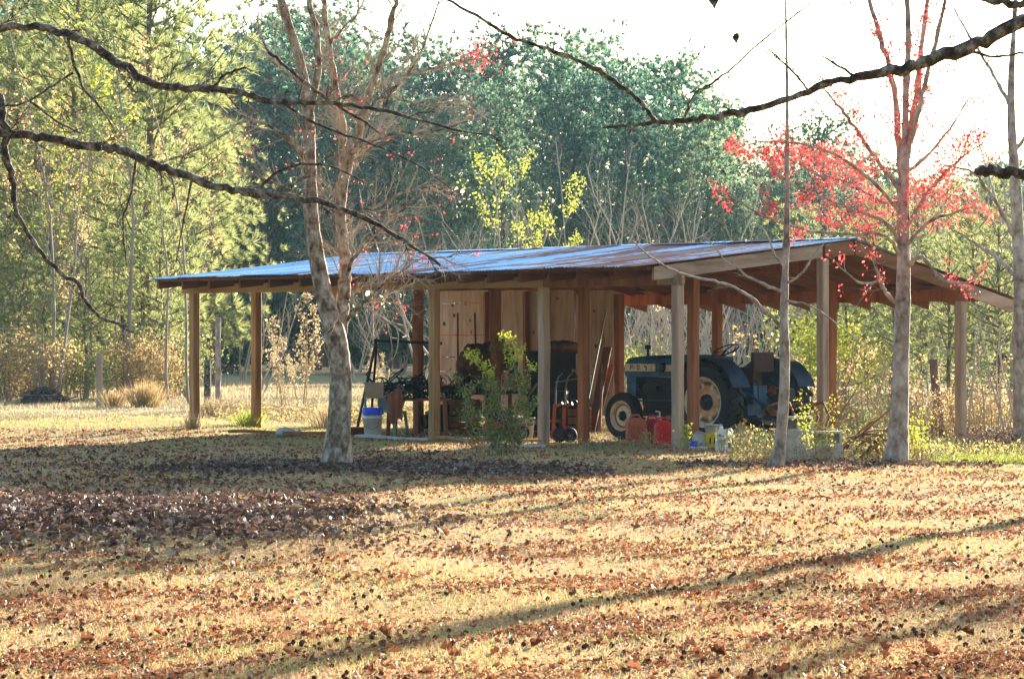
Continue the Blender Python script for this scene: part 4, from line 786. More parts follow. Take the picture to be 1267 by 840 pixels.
near_tree('bare_tree', 36.3, 417,
  [(414,592,62.7),(416,580,47.5),(417,562,38),(419,530,30.1),(421,495,28.4),(421,455,26.7),(416,420,26.7),(408,390,24.9),(400,360,22.4),(394,330,20.6),(389,300,18.9),(385,265,18.1),(383,225,18.1),(382,185,17.2),(382,150,15.5),(377,105,12.9),(368,65,12),(356,28,10.3),(344,-12,9.5)],
  [[(419,425,17.2,.15),(422,395,18.9,.15),(426,362,17.2,.15),(427,330,14.6,.15),(424,295,13.8,.1),(421,262,13.8,.1),(425,225,13.8,.1),(434,190,12,.1),(446,155,10.3,0),(456,118,9.5,0),(466,90,8.6,0),(478,50,7.7,0),(488,12,6.9,0),(494,-15,6,0)],
   [(425,222,11.2,.1),(424,190,10.3,.2),(423,150,9.5,.3),(416,112,8.6,.4),(408,65,7.7,.5),(402,20,6.9,.5),(400,-12,6,.5)],
   [(382,160,11.2,-.1),(388,120,9.5,-.2),(394,80,8.6,-.3),(391,40,7.7,-.3),(383,5,6.9,-.3),(380,-15,6,-.3)],
   [(381,205,7.7,0),(370,185,6.9,-.3),(352,168,5.2,-.5),(330,154,4.3,-.7),(305,150,3.4,-.8),(280,160,1.7,-1)],
   [(427,345,6.9,0),(436,322,5.2,-.2),(450,305,4.3,-.3),(472,283,3.4,-.4),(500,255,2.6,-.5),(540,225,1.7,-.6)],
   ([(430,395,5.2,-.1),(446,378,4.3,-.3),(463,362,4.3,-.5),(480,348,3.4,-.6),(500,335,3.4,-.7),(517,322,2.4,-.8),(560,318,1.6,-.9)], 1.6),
   ([(428,372,2.6,-.1),(455,382,2.6,-.3),(480,398,2.2,-.4),(508,420,1.5,-.5)], .7),
   ([(428,385,2.6,-.2),(415,398,2.6,-.3),(408,415,1.7,-.4),(397,430,1.3,-.4)], .4),
   [(444,160,6.9,0),(458,140,5.2,.2),(480,118,4.3,.4),(510,85,3.4,.5),(530,40,2.6,.6),(545,-5,1.7,.6)],
   [(426,262,4.3,0),(450,262,3.4,-.2),(480,248,3.4,-.4),(520,230,2.8,-.5),(560,235,1.8,-.7)],
   [(383,250,3.4,0),(360,235,3.4,-.2),(335,225,2.6,-.4),(305,215,1.7,-.6)],
   [(424,200,5.2,0),(450,180,4.4,-.3),(490,165,3.6,-.6),(530,165,2.6,-.9),(580,150,1.8,-1.1)],
   [(376,105,4.3,0),(355,90,3.4,.2),(330,60,2.6,.4),(318,20,1.7,.5)],
   [(500,95,5,.4),(535,85,3.4,.5),(565,78,2.6,.5),(600,72,1.6,.5)],[(480,118,4,.4),(520,130,3,.3),(560,128,2.2,.3),(600,140,1.4,.3)],
   [(404,60,4.3,.5),(420,40,3.4,.5),(440,20,2.6,.5),(455,-10,2.4,.5)]],
  'large bare forking tree with grey bark standing left of centre before the shed', 'bark', 'twig_pale', 1.05, 13, .03, 'bud', 21, .02, .012, None, 2, None, 4)
near_tree('red_maple', 37.7, 1110,
  [(1104,596,52),(1107,578,38),(1110,555,29),(1112,520,24),(1114,480,21),(1115,430,20),(1117,380,19),(1118,330,17),(1118,280,15.5),(1118,235,14.5),(1119,200,13),(1120,170,9),(1121,110,8),(1124,55,7),(1122,-12,6)],
  [([(1117,225,10,0),(1112,180,9,.1),(1108,120,8,.2),(1098,75,7,.2),(1086,35,6,.3),(1074,-12,5,.3)], 1.3),([(1120,205,10,0),(1127,160,9,.1),(1135,110,8,.1),(1140,60,7,.1),(1150,-12,5,.1)], 1.3),
   ([(1122,195,8,0),(1134,150,7,-.1),(1147,95,6,-.2),(1163,30,5,-.3),(1172,-12,4,-.4)], 1.3),
   ([(1113,300,6,0),(1098,276,5,-.2),(1065,263,4,-.4),(1025,248,3,-.6),(985,232,2.4,-.8),(950,205,1.5,-1)], 1.3),
   ([(1116,238,6,0),(1090,205,5,-.2),(1062,165,4.4,-.3),(1040,135,3.5,-.4),(1018,108,2.2,-.5)], 1.5),
   ([(1113,262,5,0),(1080,225,4.4,-.5),(1040,195,3.6,-.7),(1000,180,3,-.8),(950,175,2,-.9),(915,182,1.4,-1)], 1.5),
   ([(1114,318,6,0),(1095,292,4.4,-.4),(1050,290,3.6,-.6),(1000,285,3,-.8),(950,270,2.2,-.9),(900,240,1.4,-1)], 1.0),
   ([(1119,285,6,0),(1138,255,5,-.1),(1160,225,4,-.1),(1190,195,3,-.2),(1215,178,2,-.2)], 2.4),
   ([(1119,335,6,0),(1140,318,5,-.3),(1165,345,3.6,-.4),(1195,350,2.6,-.5),(1215,335,1.8,-.5)], 1.0),
   ([(1120,305,5,0),(1150,275,4,-.3),(1185,262,3,-.5),(1205,255,2,-.6)], 2.2),
   ([(1112,378,6,0),(1096,362,5,-.2),(1086,340,4,-.3),(1077,300,2.6,-.4),(1060,280,1.8,-.4)], 1),([(1088,348,4,-.3),(1065,350,3,-.5),(1045,335,2,-.6),(1035,325,1.4,-.6)], .7),
   ([(1118,215,5,0),(1145,195,4,.3),(1175,160,3,.5),(1200,120,2,.6)], 1.2),([(1118,250,5,0),(1090,250,4,.3),(1050,225,3,.5),(1010,215,2.4,.6),(975,195,1.6,.6)], 2)],
  'tall pale barked maple dotted with red buds, standing before the right end of the shed', 'bark_pale', 'twig_pale', .62, 8, .62, 'bud', 33, .021, .006, None, 2, None, 6)
near_tree('sapling', 36.8, 966,
  [(958,582,24),(963,565,17),(966,540,14.5),(970,490,13),(971,440,12),(970,400,11),(971,350,10),(973,300,8.5),(974,240,6.5),(974,180,5),(974,120,4),(973,60,3),(972,-8,2.4)],
  [([(968,405,5,0),(945,382,4.4,-.2),(920,362,4,-.3),(890,350,3.6,-.4),(862,344,3.2,-.4),(835,335,2.6,-.5),(805,318,2.2,-.5),(783,298,1.6,-.5)], .8),([(970,362,4.4,0),(945,352,3.8,-.2),(920,338,3,-.3),(898,322,2.4,-.3),(885,306,1.8,-.3),(874,294,1.4,-.3)], .7),
   ([(972,330,3.6,0),(960,318,3,0),(952,298,2.2,.1),(942,280,1.4,.2)], .6),([(972,350,3,0),(990,340,2.4,-.2),(1006,318,2,-.3),(1020,300,1.4,-.3)], .6),([(974,200,2.6,0),(955,170,2,.2),(940,120,1.4,.3)], .5),([(971,372,3.2,0),(1000,378,2.6,-.3),(1035,400,2,-.4),(1070,430,1.3,-.5)], .6)],
  'slender pale barked sapling directly in front of the concrete blocks', 'bark_pale', 'twig_pale', .5, 4, 0, 'bud', 5, .02, .005)
near_tree('grey_tree', 47, 1262, [(1264,560,24),(1263,520,19),(1262,440,17.5),(1262,350,16),(1259,280,15),(1256,220,13.5),(1252,165,11),(1251,110,9),(1253,60,7),(1257,-10,5)],
  [([(1252,135,6,0),(1240,112,5,.2),(1222,80,4,.3),(1200,45,3,.4),(1180,10,2,.5)], 1),([(1258,300,6,0),(1235,255,4.4,-.2),(1205,215,3.4,-.4),(1170,205,2.4,-.5)], 1),([(1260,345,6,0),(1235,320,5,.2),(1205,300,3,.3),(1180,285,2,.4)], 1),([(1255,190,5,0),(1280,150,4,.1),(1300,100,3,.2)], 1)],
  'grey trunked tree rising at the right edge of the view', 'bark_pale', 'twig', .8, 5, .3, 'bud', 8, .026, .007)
def offtrunk(px, d, r, hgt=5.5, leanx=0):
    p = GP(px, d, -.1); P = smooth_path([p, p+[.02+leanx*.3,0,hgt*.35], p+[leanx*.6,.05,hgt*.7], p+[leanx,.1,hgt]], 5); return P, r*np.linspace(1.25, .6, len(P))
near_tree('oak_tree', 16, -330, None,
  [([(-330,60,26),(-150,40,18),(0,34,9.5),(60,37,9.5),(110,54,10.5),(150,80,10.5),(190,103,9.5),(230,110,9),(290,113,8),(330,125,8),(380,127,6.4),(425,130,5.5),(480,138,4.4),(560,160,3),(610,168,2)], .9),
   ([(-330,120,22),(-150,140,16),(12,167,10.5),(60,171,10.5),(110,182,10.5),(150,186,10),(190,203,10),(230,219,10),(280,234,9.5),(316,240,12),(345,242,8.5),(400,252,7.4),(450,270,6.4),(500,298,5),(545,328,3.5)], .9),
   ([(-330,-40,20),(-120,40,14),(-10,110,11),(4,150,10.5),(8,190,10),(16,228,8),(20,262,6),(48,308,5.4),(75,338,5),(98,352,5.5),(103,368,4.4),(125,392,4),(157,403,3.4)], .7),
   ([(84,44,4),(92,80,4),(105,112,3.6),(125,135,3),(140,158,2.2)], .5),([(168,198,3.4),(163,235,3),(153,275,2.4),(157,330,1.6)], .4),([(238,222,3),(228,270,2.6),(218,325,1.8)], .4),([(210,212,3),(216,232,2.6),(214,246,2)], 0),
   ([(332,64,4,.3),(362,88,4.4,.3),(398,118,4.4,.3),(425,136,3.6,.3),(450,150,3,.3),(472,168,2,.3)], .6),([(345,125,3.4),(395,155,3),(450,175,2.8),(510,200,2),(560,235,1.6)], .7),([(316,240,5),(335,220,4),(365,205,3.4),(405,205,2.6),(450,225,2)], .6),
   ([(90,90,3),(60,110,2.6),(20,130,2.6),(-30,128,3)], .8),([(262,110,4),(280,92,3.4),(305,84,2.6)], .4),([(30,120,3),(70,150,2.6),(100,165,2)], .5)],
  'bare tree past the left edge with long dark limbs across the upper left', 'bark_dark', 'bark_dark', .36, 9, 0, 'bud', 14, .02, .0036, None, 2, offtrunk(-330, 16, .2, 5.5, .1))
near_tree('oak_tree', 12.5, 1750, None,
  [([(1750,-60,42),(1500,-20,28),(1267,30,18),(1200,57,17.5),(1150,74,16),(1110,88,14),(1060,97,11),(1010,109,9),(960,128,8.4),(920,139,9),(880,145,8),(850,149,7),(800,153,5),(770,156,4),(745,158,2.6)], .25),
   ([(814,151,6),(800,136,6.4),(788,122,6),(770,108,6),(740,88,6),(710,73,5.4),(670,58,4.8),(630,45,4.4),(590,20,3.8),(545,-5,3)], .5),([(848,145,3.6),(858,118,3),(880,104,2.8),(905,85,2.6),(950,45,2.2),(1005,3,2)], .3),
   ([(1750,225,32),(1450,220,20),(1300,216,14.5),(1267,215,14),(1240,213,13),(1222,211,12.5),(1211,213,11)], 0),([(1750,-90,30),(1450,-40,16),(1300,0,10),(1250,4,9),(1215,-2,8),(1180,-20,7)], .2),([(1060,97,4),(1035,80,3),(1018,70,2)], .3),
   ([(1190,60,4,.2),(1225,70,3.4,.2),(1267,66,3,.2)], .4),([(800,150,3.6),(785,158,3.2),(776,166,2)], 0),([(1000,112,3),(980,88,2.6),(950,60,2)], .3)],
  'bare tree past the right edge with one thick limb crossing the bright sky', 'bark_dark', 'bark_dark', .26, 7, 0, 'bud', 17, .02, .003, None, 2, offtrunk(1750, 12.5, .2, 5.5, -.1))
for px, py, s_ in ((911, 47, .022), (884, 1, .03)):
    b = MB(); rr = np.random.default_rng(px); c = np.zeros(3); V = [(s_*.75*math.cos(a)*q, s_*.35*math.sin(2*a+1), s_*1.25*math.sin(a)*q) for a, q in zip(np.linspace(0, 6.283, 9)[:-1], (.8, 1, .7, .8, 1.1, .7, 1, .6))]
    b.add(V+[(0, .008, 0)], [[k, (k+1)%8, 8] for k in range(8)]); b.tube([(0,0,s_*.9), (.005,0,s_*2.4)], .0016, 4); o = b.build('dead_leaf', 'bark_dark', None, W(px, py, 12.4)); tag(o, 'curled dead leaf hanging below the twig in the bright sky' if px == 911 else 'dark curled leaf cut off by the top edge of the picture', 'leaf')
b = MB(); rr = np.random.default_rng(91); o0 = W(592, 73, 36.8); C = rr.normal(size=(150, 3))*[.17,.12,.11]; leafquads(b, C, .024, rr, .6); o = b.build('buds', 'bud', bpy.data.objects['bare_tree']); o.location = Vector(o0-GP(417, 36.3)); tag(o, kind='stuff')
# two bare trees to the right of the view throw the long shadows over the lawn
for (x_, y_, rr_, sd_) in ((9.6, 37.4, .17, 1), (11.9, 37.2, .15, 2)):
    rng = np.random.default_rng(sd_+50); t = thing('bare_tree', (x_, y_, float(g(x_, y_))), 0, 'bare tree standing in the yard beyond the right edge of the view', 'tree', 'yard trees right of the view'); b = MB(); tips = []
    P = smooth_path([(0,0,-.1),(.05,0,2),(-.05,.1,4.5),(.1,0,7)], 4); rad = rr_*np.linspace(1.2, .4, len(P)); b.tube(P, rad, 10); b.build('trunk', 'bark', t)
    b = MB(); spawn(b, P, rad, 3.2, 0, rng, tips, .08, .2, 7, first=.4); b.build('branches', 'bark', t)
# ---------------------------------------------------------------- tree kinds, built once and copied
def pine_parts(h, c0, maxl, seed, limbs_step, tufts, nn, nl, nw, nm, droop=.0, lean=.3, rz_top=.5):
    rng = np.random.default_rng(seed); root = thing('pine_tree', (0,0,-500), 0, 'x', 'tree'); b = MB(); n = 9
    P = smooth_path([(0,0,-.3)]+[(rng.normal()*lean*.3, rng.normal()*lean*.3, h*q) for q in (.25,.5,.75,1)], 4); rad = h*.011*np.linspace(1, .12, len(P))+.012; b.tube(P, rad, 8)
    C = []; D = []; z = h*c0; ga = 0
    while z < h*.985:
        q = (z-h*c0)/(h*(1-c0)); prof = maxl*(math.sin(math.pi*min(1, (q*rz_top+.20)))**.6)+.1; i = np.argmin(np.abs(P[:, 2]-z)); p0 = P[i].copy(); p0[2] = z
        for k in range(3):
            ga += 2.4+rng.normal()*.3; L_ = prof*rng.uniform(.6, 1.15)
            if rng.random() < .12: continue
            dd = np.array([math.cos(ga), math.sin(ga), .15+.55*q-droop]); dd /= np.linalg.norm(dd); m_ = p0+dd*L_*.5; e_ = p0+dd*L_+np.array([0,0,.16*L_]); lp = smooth_path([p0, m_, e_], 3)
            b.tube(lp, np.linspace(.010+.008*L_, .006, len(lp)), 4, 0, False)
            for j in range(max(2, int(tufts*(L_/maxl)**.8))):
                u = .30+.70*(j+rng.random())/tufts/((L_/maxl)**.8+.01); u = min(u, 1); c = lp[min(int(u*(len(lp)-1)), len(lp)-1)]; off = rng.normal(size=3)*[.17, .17, .11]*L_*(1.1-.3*u); C.append(c+off); v = dd+off/np.linalg.norm(off)*.8+[0,0,.5]; D.append(v/np.linalg.norm(v))
        z += limbs_step*rng.uniform(.7, 1.3)
    b.build('trunk', 'bark_pine', root); b = MB(); C = np.array(C); D = np.array(D); needles(b, C, D, nn, nl, nw, rng, .85); b.build('crown', nm, root); return root
def bare_parts(name, h, seed, barkm, kids, lvl_start, stems=1, leafm=None, leafn=0, leafs=.05, spread=.35, r0=None, up=.10, wob=.16, leaf_low=0):
    rng = np.random.default_rng(seed); root = thing(name, (0,0,-500), 0, 'x', 'tree'); b = MB(); tips = []
    for s_ in range(stems):
        a = rng.uniform(0, 6.28); dd = np.array([math.cos(a)*spread*rng.random(), math.sin(a)*spread*rng.random(), 1.]); p = np.array([math.cos(a), math.sin(a), 0])*.05*stems*rng.random()
        r_ = (r0 or h*.010)*rng.uniform(.7, 1.1); k = 8; P = [p-[0,0,.1]]; dd /= np.linalg.norm(dd); hh = h*rng.uniform(.75, 1)
        for i in range(k): dd = dd+rng.normal(size=3)*wob*.45+[0,0,.05]; dd /= np.linalg.norm(dd); P.append(P[-1]+dd*hh/k)
        P = np.array(P); rad = r_*np.linspace(1, .25, k+1); b.tube(P, rad, 6); spawn(b, P, rad, hh*.42, lvl_start, rng, tips, up, wob, kids, (6,5,4,3,3), first=.22, ang=(.35,.85))
    b.build('trunk', barkm, root)
    if leafm:
        A_ = np.concatenate(tips); A_ = A_[A_[:, 2] > leaf_low*h]; C = A_[rng.integers(0, len(A_), leafn)]+rng.normal(size=(leafn, 3))*leafs*1.6; b = MB(); leafquads(b, C, leafs, rng, .6); b.build('foliage', leafm, root)
    return root
used = set()
def put(proto, px, d, rz, sc, label, group, sz=None, cat='tree'):
    o = dup(proto, GP(px, d, -.02), rz, sc, label, group, sz); o['category'] = cat; return o
FP = [pine_parts(18, .30, 3.3, 100+k, .40, 17, 15, .40, .062, 'pine_pale' if k > 2 else 'pine_far', 0, .5, .66) for k in range(5)]
LPn = [pine_parts(10, .14, 2.5, 200+k,   .27, 18, 34, .27, .014, 'pine_lit', .0, .3, .74) for k in range(3)]
SPn = [pine_parts(4.5, .08, 1.3, 300+k, .20, 9, 18, .19, .015, 'pine_lit', .0, .3, .76) for k in range(3)]
def sky_y(px): return float(np.interp(px, [-400,0,130,230,300,400,470,540,600,650,700,760,800,860,900,935,980,1010,1050,1120,1200,1267,1500,2200], [-30,-40,-20,70,30,10,60,50,45,28,35,40,60,75,120,165,170,135,180,200,205,190,200,230]))
for row, (d_, st, up) in enumerate(((136, 66, 55), (150, 58, 18), (164, 52, 0))):
    px = -260 if row else -120; k = 0
    while px < (1480 if row < 2 else 2050):
        dd = d_+rnd.uniform(-5, 5); yy = sky_y(px)+up*(.6+rnd.random())+rnd.uniform(-6, 26)
        if px > 900 and row < 2: yy = max(yy, 188+rnd.uniform(0, 34))
        h = H+(420-yy)*dd/F; put(FP[rnd.randrange(5)], px, dd, rnd.uniform(0, 6.28), h/18*(1 if h > 12 else 1.0), 'tall dark green pine in the far treeline behind the field', 'pines of the far treeline'); px += st*rnd.uniform(.7, 1.3)*(1 if h > 12 else .72)
# dark evergreen understory along the treeline
def bush_proto(h, wd, n, ls, m, seed, name='bush', stems=7, twm='twig'):
    rng = np.random.default_rng(seed); root = thing(name, (0,0,-500), 0, 'x', 'bush'); b = MB()
    for k in range(stems):
        a = rng.uniform(0, 6.28); e = np.array([math.cos(a)*wd*.4*rng.random(), math.sin(a)*wd*.4*rng.random(), h*rng.uniform(.5, .95)]); P = smooth_path([(0,0,-.1), e*[.5,.5,.45]+rng.normal(size=3)*.05*h, e], 4); b.tube(P, np.linspace(.012*h, .004*h, len(P)), 5)
    b.build('stems', twm, root); cl = rng.normal(size=(26, 3)); cl /= np.linalg.norm(cl, axis=1)[:, None]; cl = cl*rng.uniform(.3, .95, 26)[:, None]*[wd/2, wd/2, h*.45]+[0,0,h*.52]
    C = cl[rng.integers(0, 26, n)]+rng.normal(size=(n, 3))*[wd*.09, wd*.09, h*.09]; C[:, 2] = np.abs(C[:, 2]); b = MB(); leafquads(b, C, ls, rng, .6); b.build('foliage', m, root); return root
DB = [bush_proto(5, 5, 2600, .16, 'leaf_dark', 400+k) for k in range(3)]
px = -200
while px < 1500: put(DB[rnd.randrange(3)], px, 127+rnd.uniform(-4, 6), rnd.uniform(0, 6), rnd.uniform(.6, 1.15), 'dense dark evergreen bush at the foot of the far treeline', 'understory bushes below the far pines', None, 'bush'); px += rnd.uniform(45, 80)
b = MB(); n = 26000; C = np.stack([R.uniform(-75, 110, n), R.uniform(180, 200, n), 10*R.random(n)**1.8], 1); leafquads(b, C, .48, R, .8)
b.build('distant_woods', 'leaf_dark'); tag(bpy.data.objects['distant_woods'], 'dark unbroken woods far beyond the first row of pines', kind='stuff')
b = MB(); n = 34000; C = np.stack([R.uniform(-65, 65, n), R.uniform(-58, -26, n), 30*R.random(n)**.95], 1); leafquads(b, C, .85, R, .8)  # unseen leaf screen added behind and beside the camera to cut sky fill
C = np.stack([R.uniform(-75, -45, 6000), R.uniform(-50, 40, 6000), 20*R.random(6000)], 1); leafquads(b, C, .8, R, .8)
b.build('sky_blocker_leaves', 'leaf_dark'); tag(bpy.data.objects['sky_blocker_leaves'], 'unseen dark leaf mass added behind the camera to block sky light', kind='stuff')
# bare trees and brush behind the shed
MINR[0] = .0075; BT = [bare_parts('bare_tree', 8, 500+k, 'twig_pale', 9, 1, 3, spread=.6, r0=.055, wob=.28) for k in range(3)]; MINR[0] = .005
for px, d_, h in ((475,98,5.5),(520,92,6),(560,96,7),(596,100,7.6),(628,104,7),(690,96,7.2),(722,90,7.6),(752,97,8),(790,92,8),(822,98,7.4),(850,95,7.8),(885,100,6.6),(915,96,5),(545,84,5),(610,86,5.2),(770,84,5.6),(838,84,5.6),(1150,78,6),(1190,82,6.6),(1225,76,5.8),(1080,80,5.2),(1020,84,5),(960,90,5),(300,100,5),(440,104,5),(1190,70,8.2),(1245,66,8),(1150,80,8.4),(1075,86,7.4),(1290,72,8.6)):
    put(BT[rnd.randrange(3)], px, d_, rnd.uniform(0, 6), h/8*1.05, 'leafless pale grey multi stemmed tree in the field edge behind the shed', 'bare grey trees behind the shed')
BR = [bare_parts('brush', 3, 520+k, 'twig_pale', 5, 2, 9, spread=.7, r0=.022, wob=.25) for k in range(3)]
BRr = [bare_parts('brush', 2.4, 540+k, 'twig_red', 4, 2, 8, 'leaf_rust', 500, .035, spread=.8, r0=.016, wob=.25) for k in range(2)]
for px in list(range(768, 960, 12))+[700, 720, 745]: put(BR[rnd.randrange(3)], px+rnd.uniform(-5, 5), rnd.uniform(60, 74), rnd.uniform(0, 6), rnd.uniform(.8, 1.15), 'tangled pale leafless brush seen behind the tractor', 'pale brush behind the shed', None, 'brush')
for px in list(range(1000, 1280, 24)): put((BRr if rnd.random() < .6 else BR)[rnd.randrange(2)], px+rnd.uniform(-8, 8), rnd.uniform(50, 62), rnd.uniform(0, 6), rnd.uniform(.45, .95), 'low tangled brown brush behind the right end of the shed', 'brown brush right of the tractor', None, 'brush')
# yellow green tree above the roof
YG = bare_parts('leafy_tree', 8, 560, 'twig_pale', 6, 1, 3, 'leaf_pale', 1900, .05, spread=.4, r0=.05)
put(YG, 655, 80, .4, .86, 'slender yellow green leafed tree rising above the middle of the roof', None); 
put(YG, 690, 88, 2.4, .62, 'smaller yellow green tree just right of the slender one above the roof', None)
YB = bush_proto(2.4, 2.2, 1100, .05, 'leaf_yg', 570)
for px, d_, s_, lb in ((1000,60,.95,'golden leaved bush between the sapling and the grey gable post'),(1028,66,1.0,'yellow leaved bush right behind the grey gable post'),(775,64,.62,'yellow green bush behind the front end of the tractor'),(800,70,.75,'yellow green bush above the tractor hood'),(1095,70,.7,'small yellow bush behind the maple trunk')): o = put(YB, px, d_, rnd.uniform(0, 6), s_, lb, None, None, 'bush')
# young sunlit pines
for px, d_, h, lb in ((186,80,13.2,'tall sunlit young pine reaching over the left roof edge'),(95,86,12.5,'tall sunlit pine standing left of the bright young pine'),(20,92,11,'sunlit pine at the far left edge of the view'),(262,96,8.2,'smaller sunlit pine just right of the bright young pine'),(-60,84,11,'sunlit pine just beyond the left edge of the view'),(140,98,14,'tall pale green pine behind the bright young pine')):
    put(LPn[rnd.randrange(3)], px, d_, rnd.uniform(0, 6.28), h/10, lb, None)
for px, d_, h in ((1048,70,3.6),(1078,76,4.4),(1100,66,3.2),(1140,80,4.8),(1175,68,3.8),(1205,74,4.6),(1238,66,4.2),(1268,72,4.6),(1300,70,4),(1020,84,4.4),(1225,88,6),(1160,92,6.2),(1090,94,6),(990,92,5.4)):
    put(SPn[rnd.randrange(3)], px, d_, rnd.uniform(0, 6.28), h/4.5, 'young bright green pine in the sunlit growth right of the shed', 'young pines right of the shed')
for px, d_, h in ((30,76,3.4),(62,78,4.4),(104,74,3.6),(205,76,4.4),(150,82,5),(-20,76,4),(228,84,3.4)):
    put(SPn[rnd.randrange(3)], px, d_, rnd.uniform(0, 6.28), h/4.5, 'small sunlit pine at the edge of the left wood', 'small pines of the left wood')
# left wood: bare saplings, rusty and green leaved trees
LW = [bare_parts('sapling', 8, 600+k, 'twig', 6, 1, 1, spread=.15, r0=.05, leafm=lm, leafn=int(ln*1.5), leafs=.042, leaf_low=ll) for k, (lm, ln, ll) in enumerate((('leaf_rust', 500, .3), ('leaf_green', 700, .1), ('leaf_rust', 200, .5), ('leaf_yg', 420, .1)))]
for k in range(64):
    px = rnd.uniform(-90, 240); d_ = rnd.uniform(70, 104); i = rnd.choice([0,1,2,2,2,3,0])
    put(LW[i], px, d_, rnd.uniform(0, 6), rnd.uniform(.55, 1.35), ['thin sapling with many rusty leaves in the left wood', 'thin sapling with green leaves in the left wood', 'nearly bare thin sapling with a few rusty leaves in the left wood', 'thin sapling with yellow green leaves in the left wood'][i], ['rusty saplings', 'green saplings', 'bare saplings', 'yellow green saplings'][i]+' of the left wood')
LB = [bush_proto(2.2, 2.4, 1500, .045, m, 620+k) for k, m in enumerate(('leaf_green', 'leaf_yg', 'leaf_rust'))]
for k in range(30):
    px = rnd.uniform(-70, 236); d_ = rnd.uniform(70, 84); i = rnd.choice([0,1,2,2,2,0]); put(LB[i], px, d_, rnd.uniform(0, 6), rnd.uniform(.4, .95), ['green leaved bush at the foot of the left wood', 'yellow green bush at the foot of the left wood', 'rusty orange bush at the foot of the left wood'][i], ['green bushes', 'yellow green bushes', 'rusty bushes'][i]+' along the left wood', None, 'bush')
# plumes of dead weed in the open left bay
DP = bare_parts('dead_shrub', 2.6, 650, 'straw', 7, 1, 3, 'straw', 1500, .028, spread=.5, r0=.02)
put(DP, 349, 60, .3, .60, 'pale feathery dead weed standing low in the open left bay', None, None, 'weed'); put(DP, 372, 66, 2.6, .98, 'tall pale feathery dead weed behind the low one in the open left bay', None, None, 'weed')
put(DP, 470, 64, 1.2, .55, 'pale feathery dead weed seen inside the black metal frame', None, None, 'weed')
put(BT[1], 322, 78, .7, .5, 'small bare shrub in the shaded field seen through the left bay', None, None, 'shrub')
# brush heap and dry grass clumps
t = thing('brush_heap', GP(55, 70), 0, 'low brown heap of brush at the edge of the left wood', 'brush heap'); b = MB(); n = 1500; a = R.uniform(0, 6.28, n); q = np.sqrt(R.random(n)); z_ = .36*(1-q**2)*R.random(n)**.3; C = np.stack([.55*q*np.cos(a), .45*q*np.sin(a), z_], 1); leafquads(b, C, .05, R, .35)
for k in range(60): p = C[k]; v = R.normal(size=3)*[.25,.2,.08]; b.tube([p-v, p, p+v+[0,0,.03]], .008, 4)
b.build('brush', 'litter_grey', t)
def clump(px, d, h, w_, n, label, m='straw'):
    b = MB(); rng = np.random.default_rng(int(px)); a = rng.uniform(0, 6.28, n); q = rng.random(n)*w_/2; C = np.stack([q*np.cos(a), q*np.sin(a), np.zeros(n)], 1); D = C/(w_+.01)*1.4+[0,0,1]; needles(b, C, D/np.linalg.norm(D, axis=1)[:, None], 1, h, .012*d/60, rng, .25); o = b.build('grass_clump', m, None, GP(px, d)); return tag(o, label, 'grass clump')
clump(180, 66, .6, .6, 500, 'large dry russet grass clump at the edge of the left wood', 'leaf_rust'); clump(238, 50.5, .3, .35, 200, 'dry grass clump around the foot of the far left shed post'); clump(262, 58, .4, .5, 260, 'dry grass clump around the short dark fence post'); clump(307, 52.5, .3, .5, 300, 'green tuft round the foot of the second shed post', 'grass_green')
clump(140, 66.5, .4, .4, 200, 'dry grass beside the lone grey fence post', 'leaf_rust'); clump(405, 54, .45, .6, 260, 'dry grass clump behind the large bare tree trunk')
# the leafy shrub in front of the shed
t = thing('shrub', GP(622, 37.6), 0, 'leafy green shrub with bright yellow tips in front of the middle bay', 'shrub'); b = MB(); m_ = 37.6/F; rng = np.random.default_rng(77); tl_ = []; tips = []
for px, py in ((570,470),(590,438),(600,455),(628,418),(640,430),(655,452),(612,470),(575,500),(648,490),(630,470),(585,520),(660,500),(605,540),(638,545)):
    e = np.array([(px-622)*m_, rng.uniform(-.2, .2), H+(420-py)*m_-float(g(0, 37.6))]); p0 = np.array([rng.uniform(-.38, .38), rng.uniform(-.15, .15), 0]); P = smooth_path([p0, p0*.6+e*.45+rng.normal(size=3)*.03, e], 4); b.tube(P, np.linspace(.008, .003, len(P)), 5); spawn(b, P, np.full(len(P), .004), .34, 2, rng, tips, .1, .2, 7, first=.3)
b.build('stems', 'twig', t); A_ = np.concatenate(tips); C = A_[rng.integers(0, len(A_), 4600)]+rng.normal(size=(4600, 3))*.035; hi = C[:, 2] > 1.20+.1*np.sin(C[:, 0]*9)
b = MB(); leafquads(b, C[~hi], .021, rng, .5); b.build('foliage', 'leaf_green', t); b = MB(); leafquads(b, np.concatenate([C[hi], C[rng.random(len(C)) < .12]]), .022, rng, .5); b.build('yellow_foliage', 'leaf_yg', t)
def sprig(px, d, h, wd, n, label, m, ls=.018):
    t = thing('small_shrub', GP(px, d), 0, label, 'shrub'); rng = np.random.default_rng(int(px*3)); b = MB(); pts = []
    for k in range(6):
        e = np.array([rng.uniform(-wd/2, wd/2), rng.uniform(-wd/3, wd/3), h*rng.uniform(.6, 1)]); P = smooth_path([(e[0]*.2, 0, -.02), e*[.7,.7,.5], e], 4); b.tube(P, .004, 4); pts.append(P[3:])
    b.build('stems', 'twig', t); A_ = np.concatenate(pts); C = A_[rng.integers(0, len(A_), n)]+rng.normal(size=(n, 3))*[wd*.1, wd*.1, .02]; b = MB(); leafquads(b, C, ls, rng, .5); b.build('foliage', m, t)
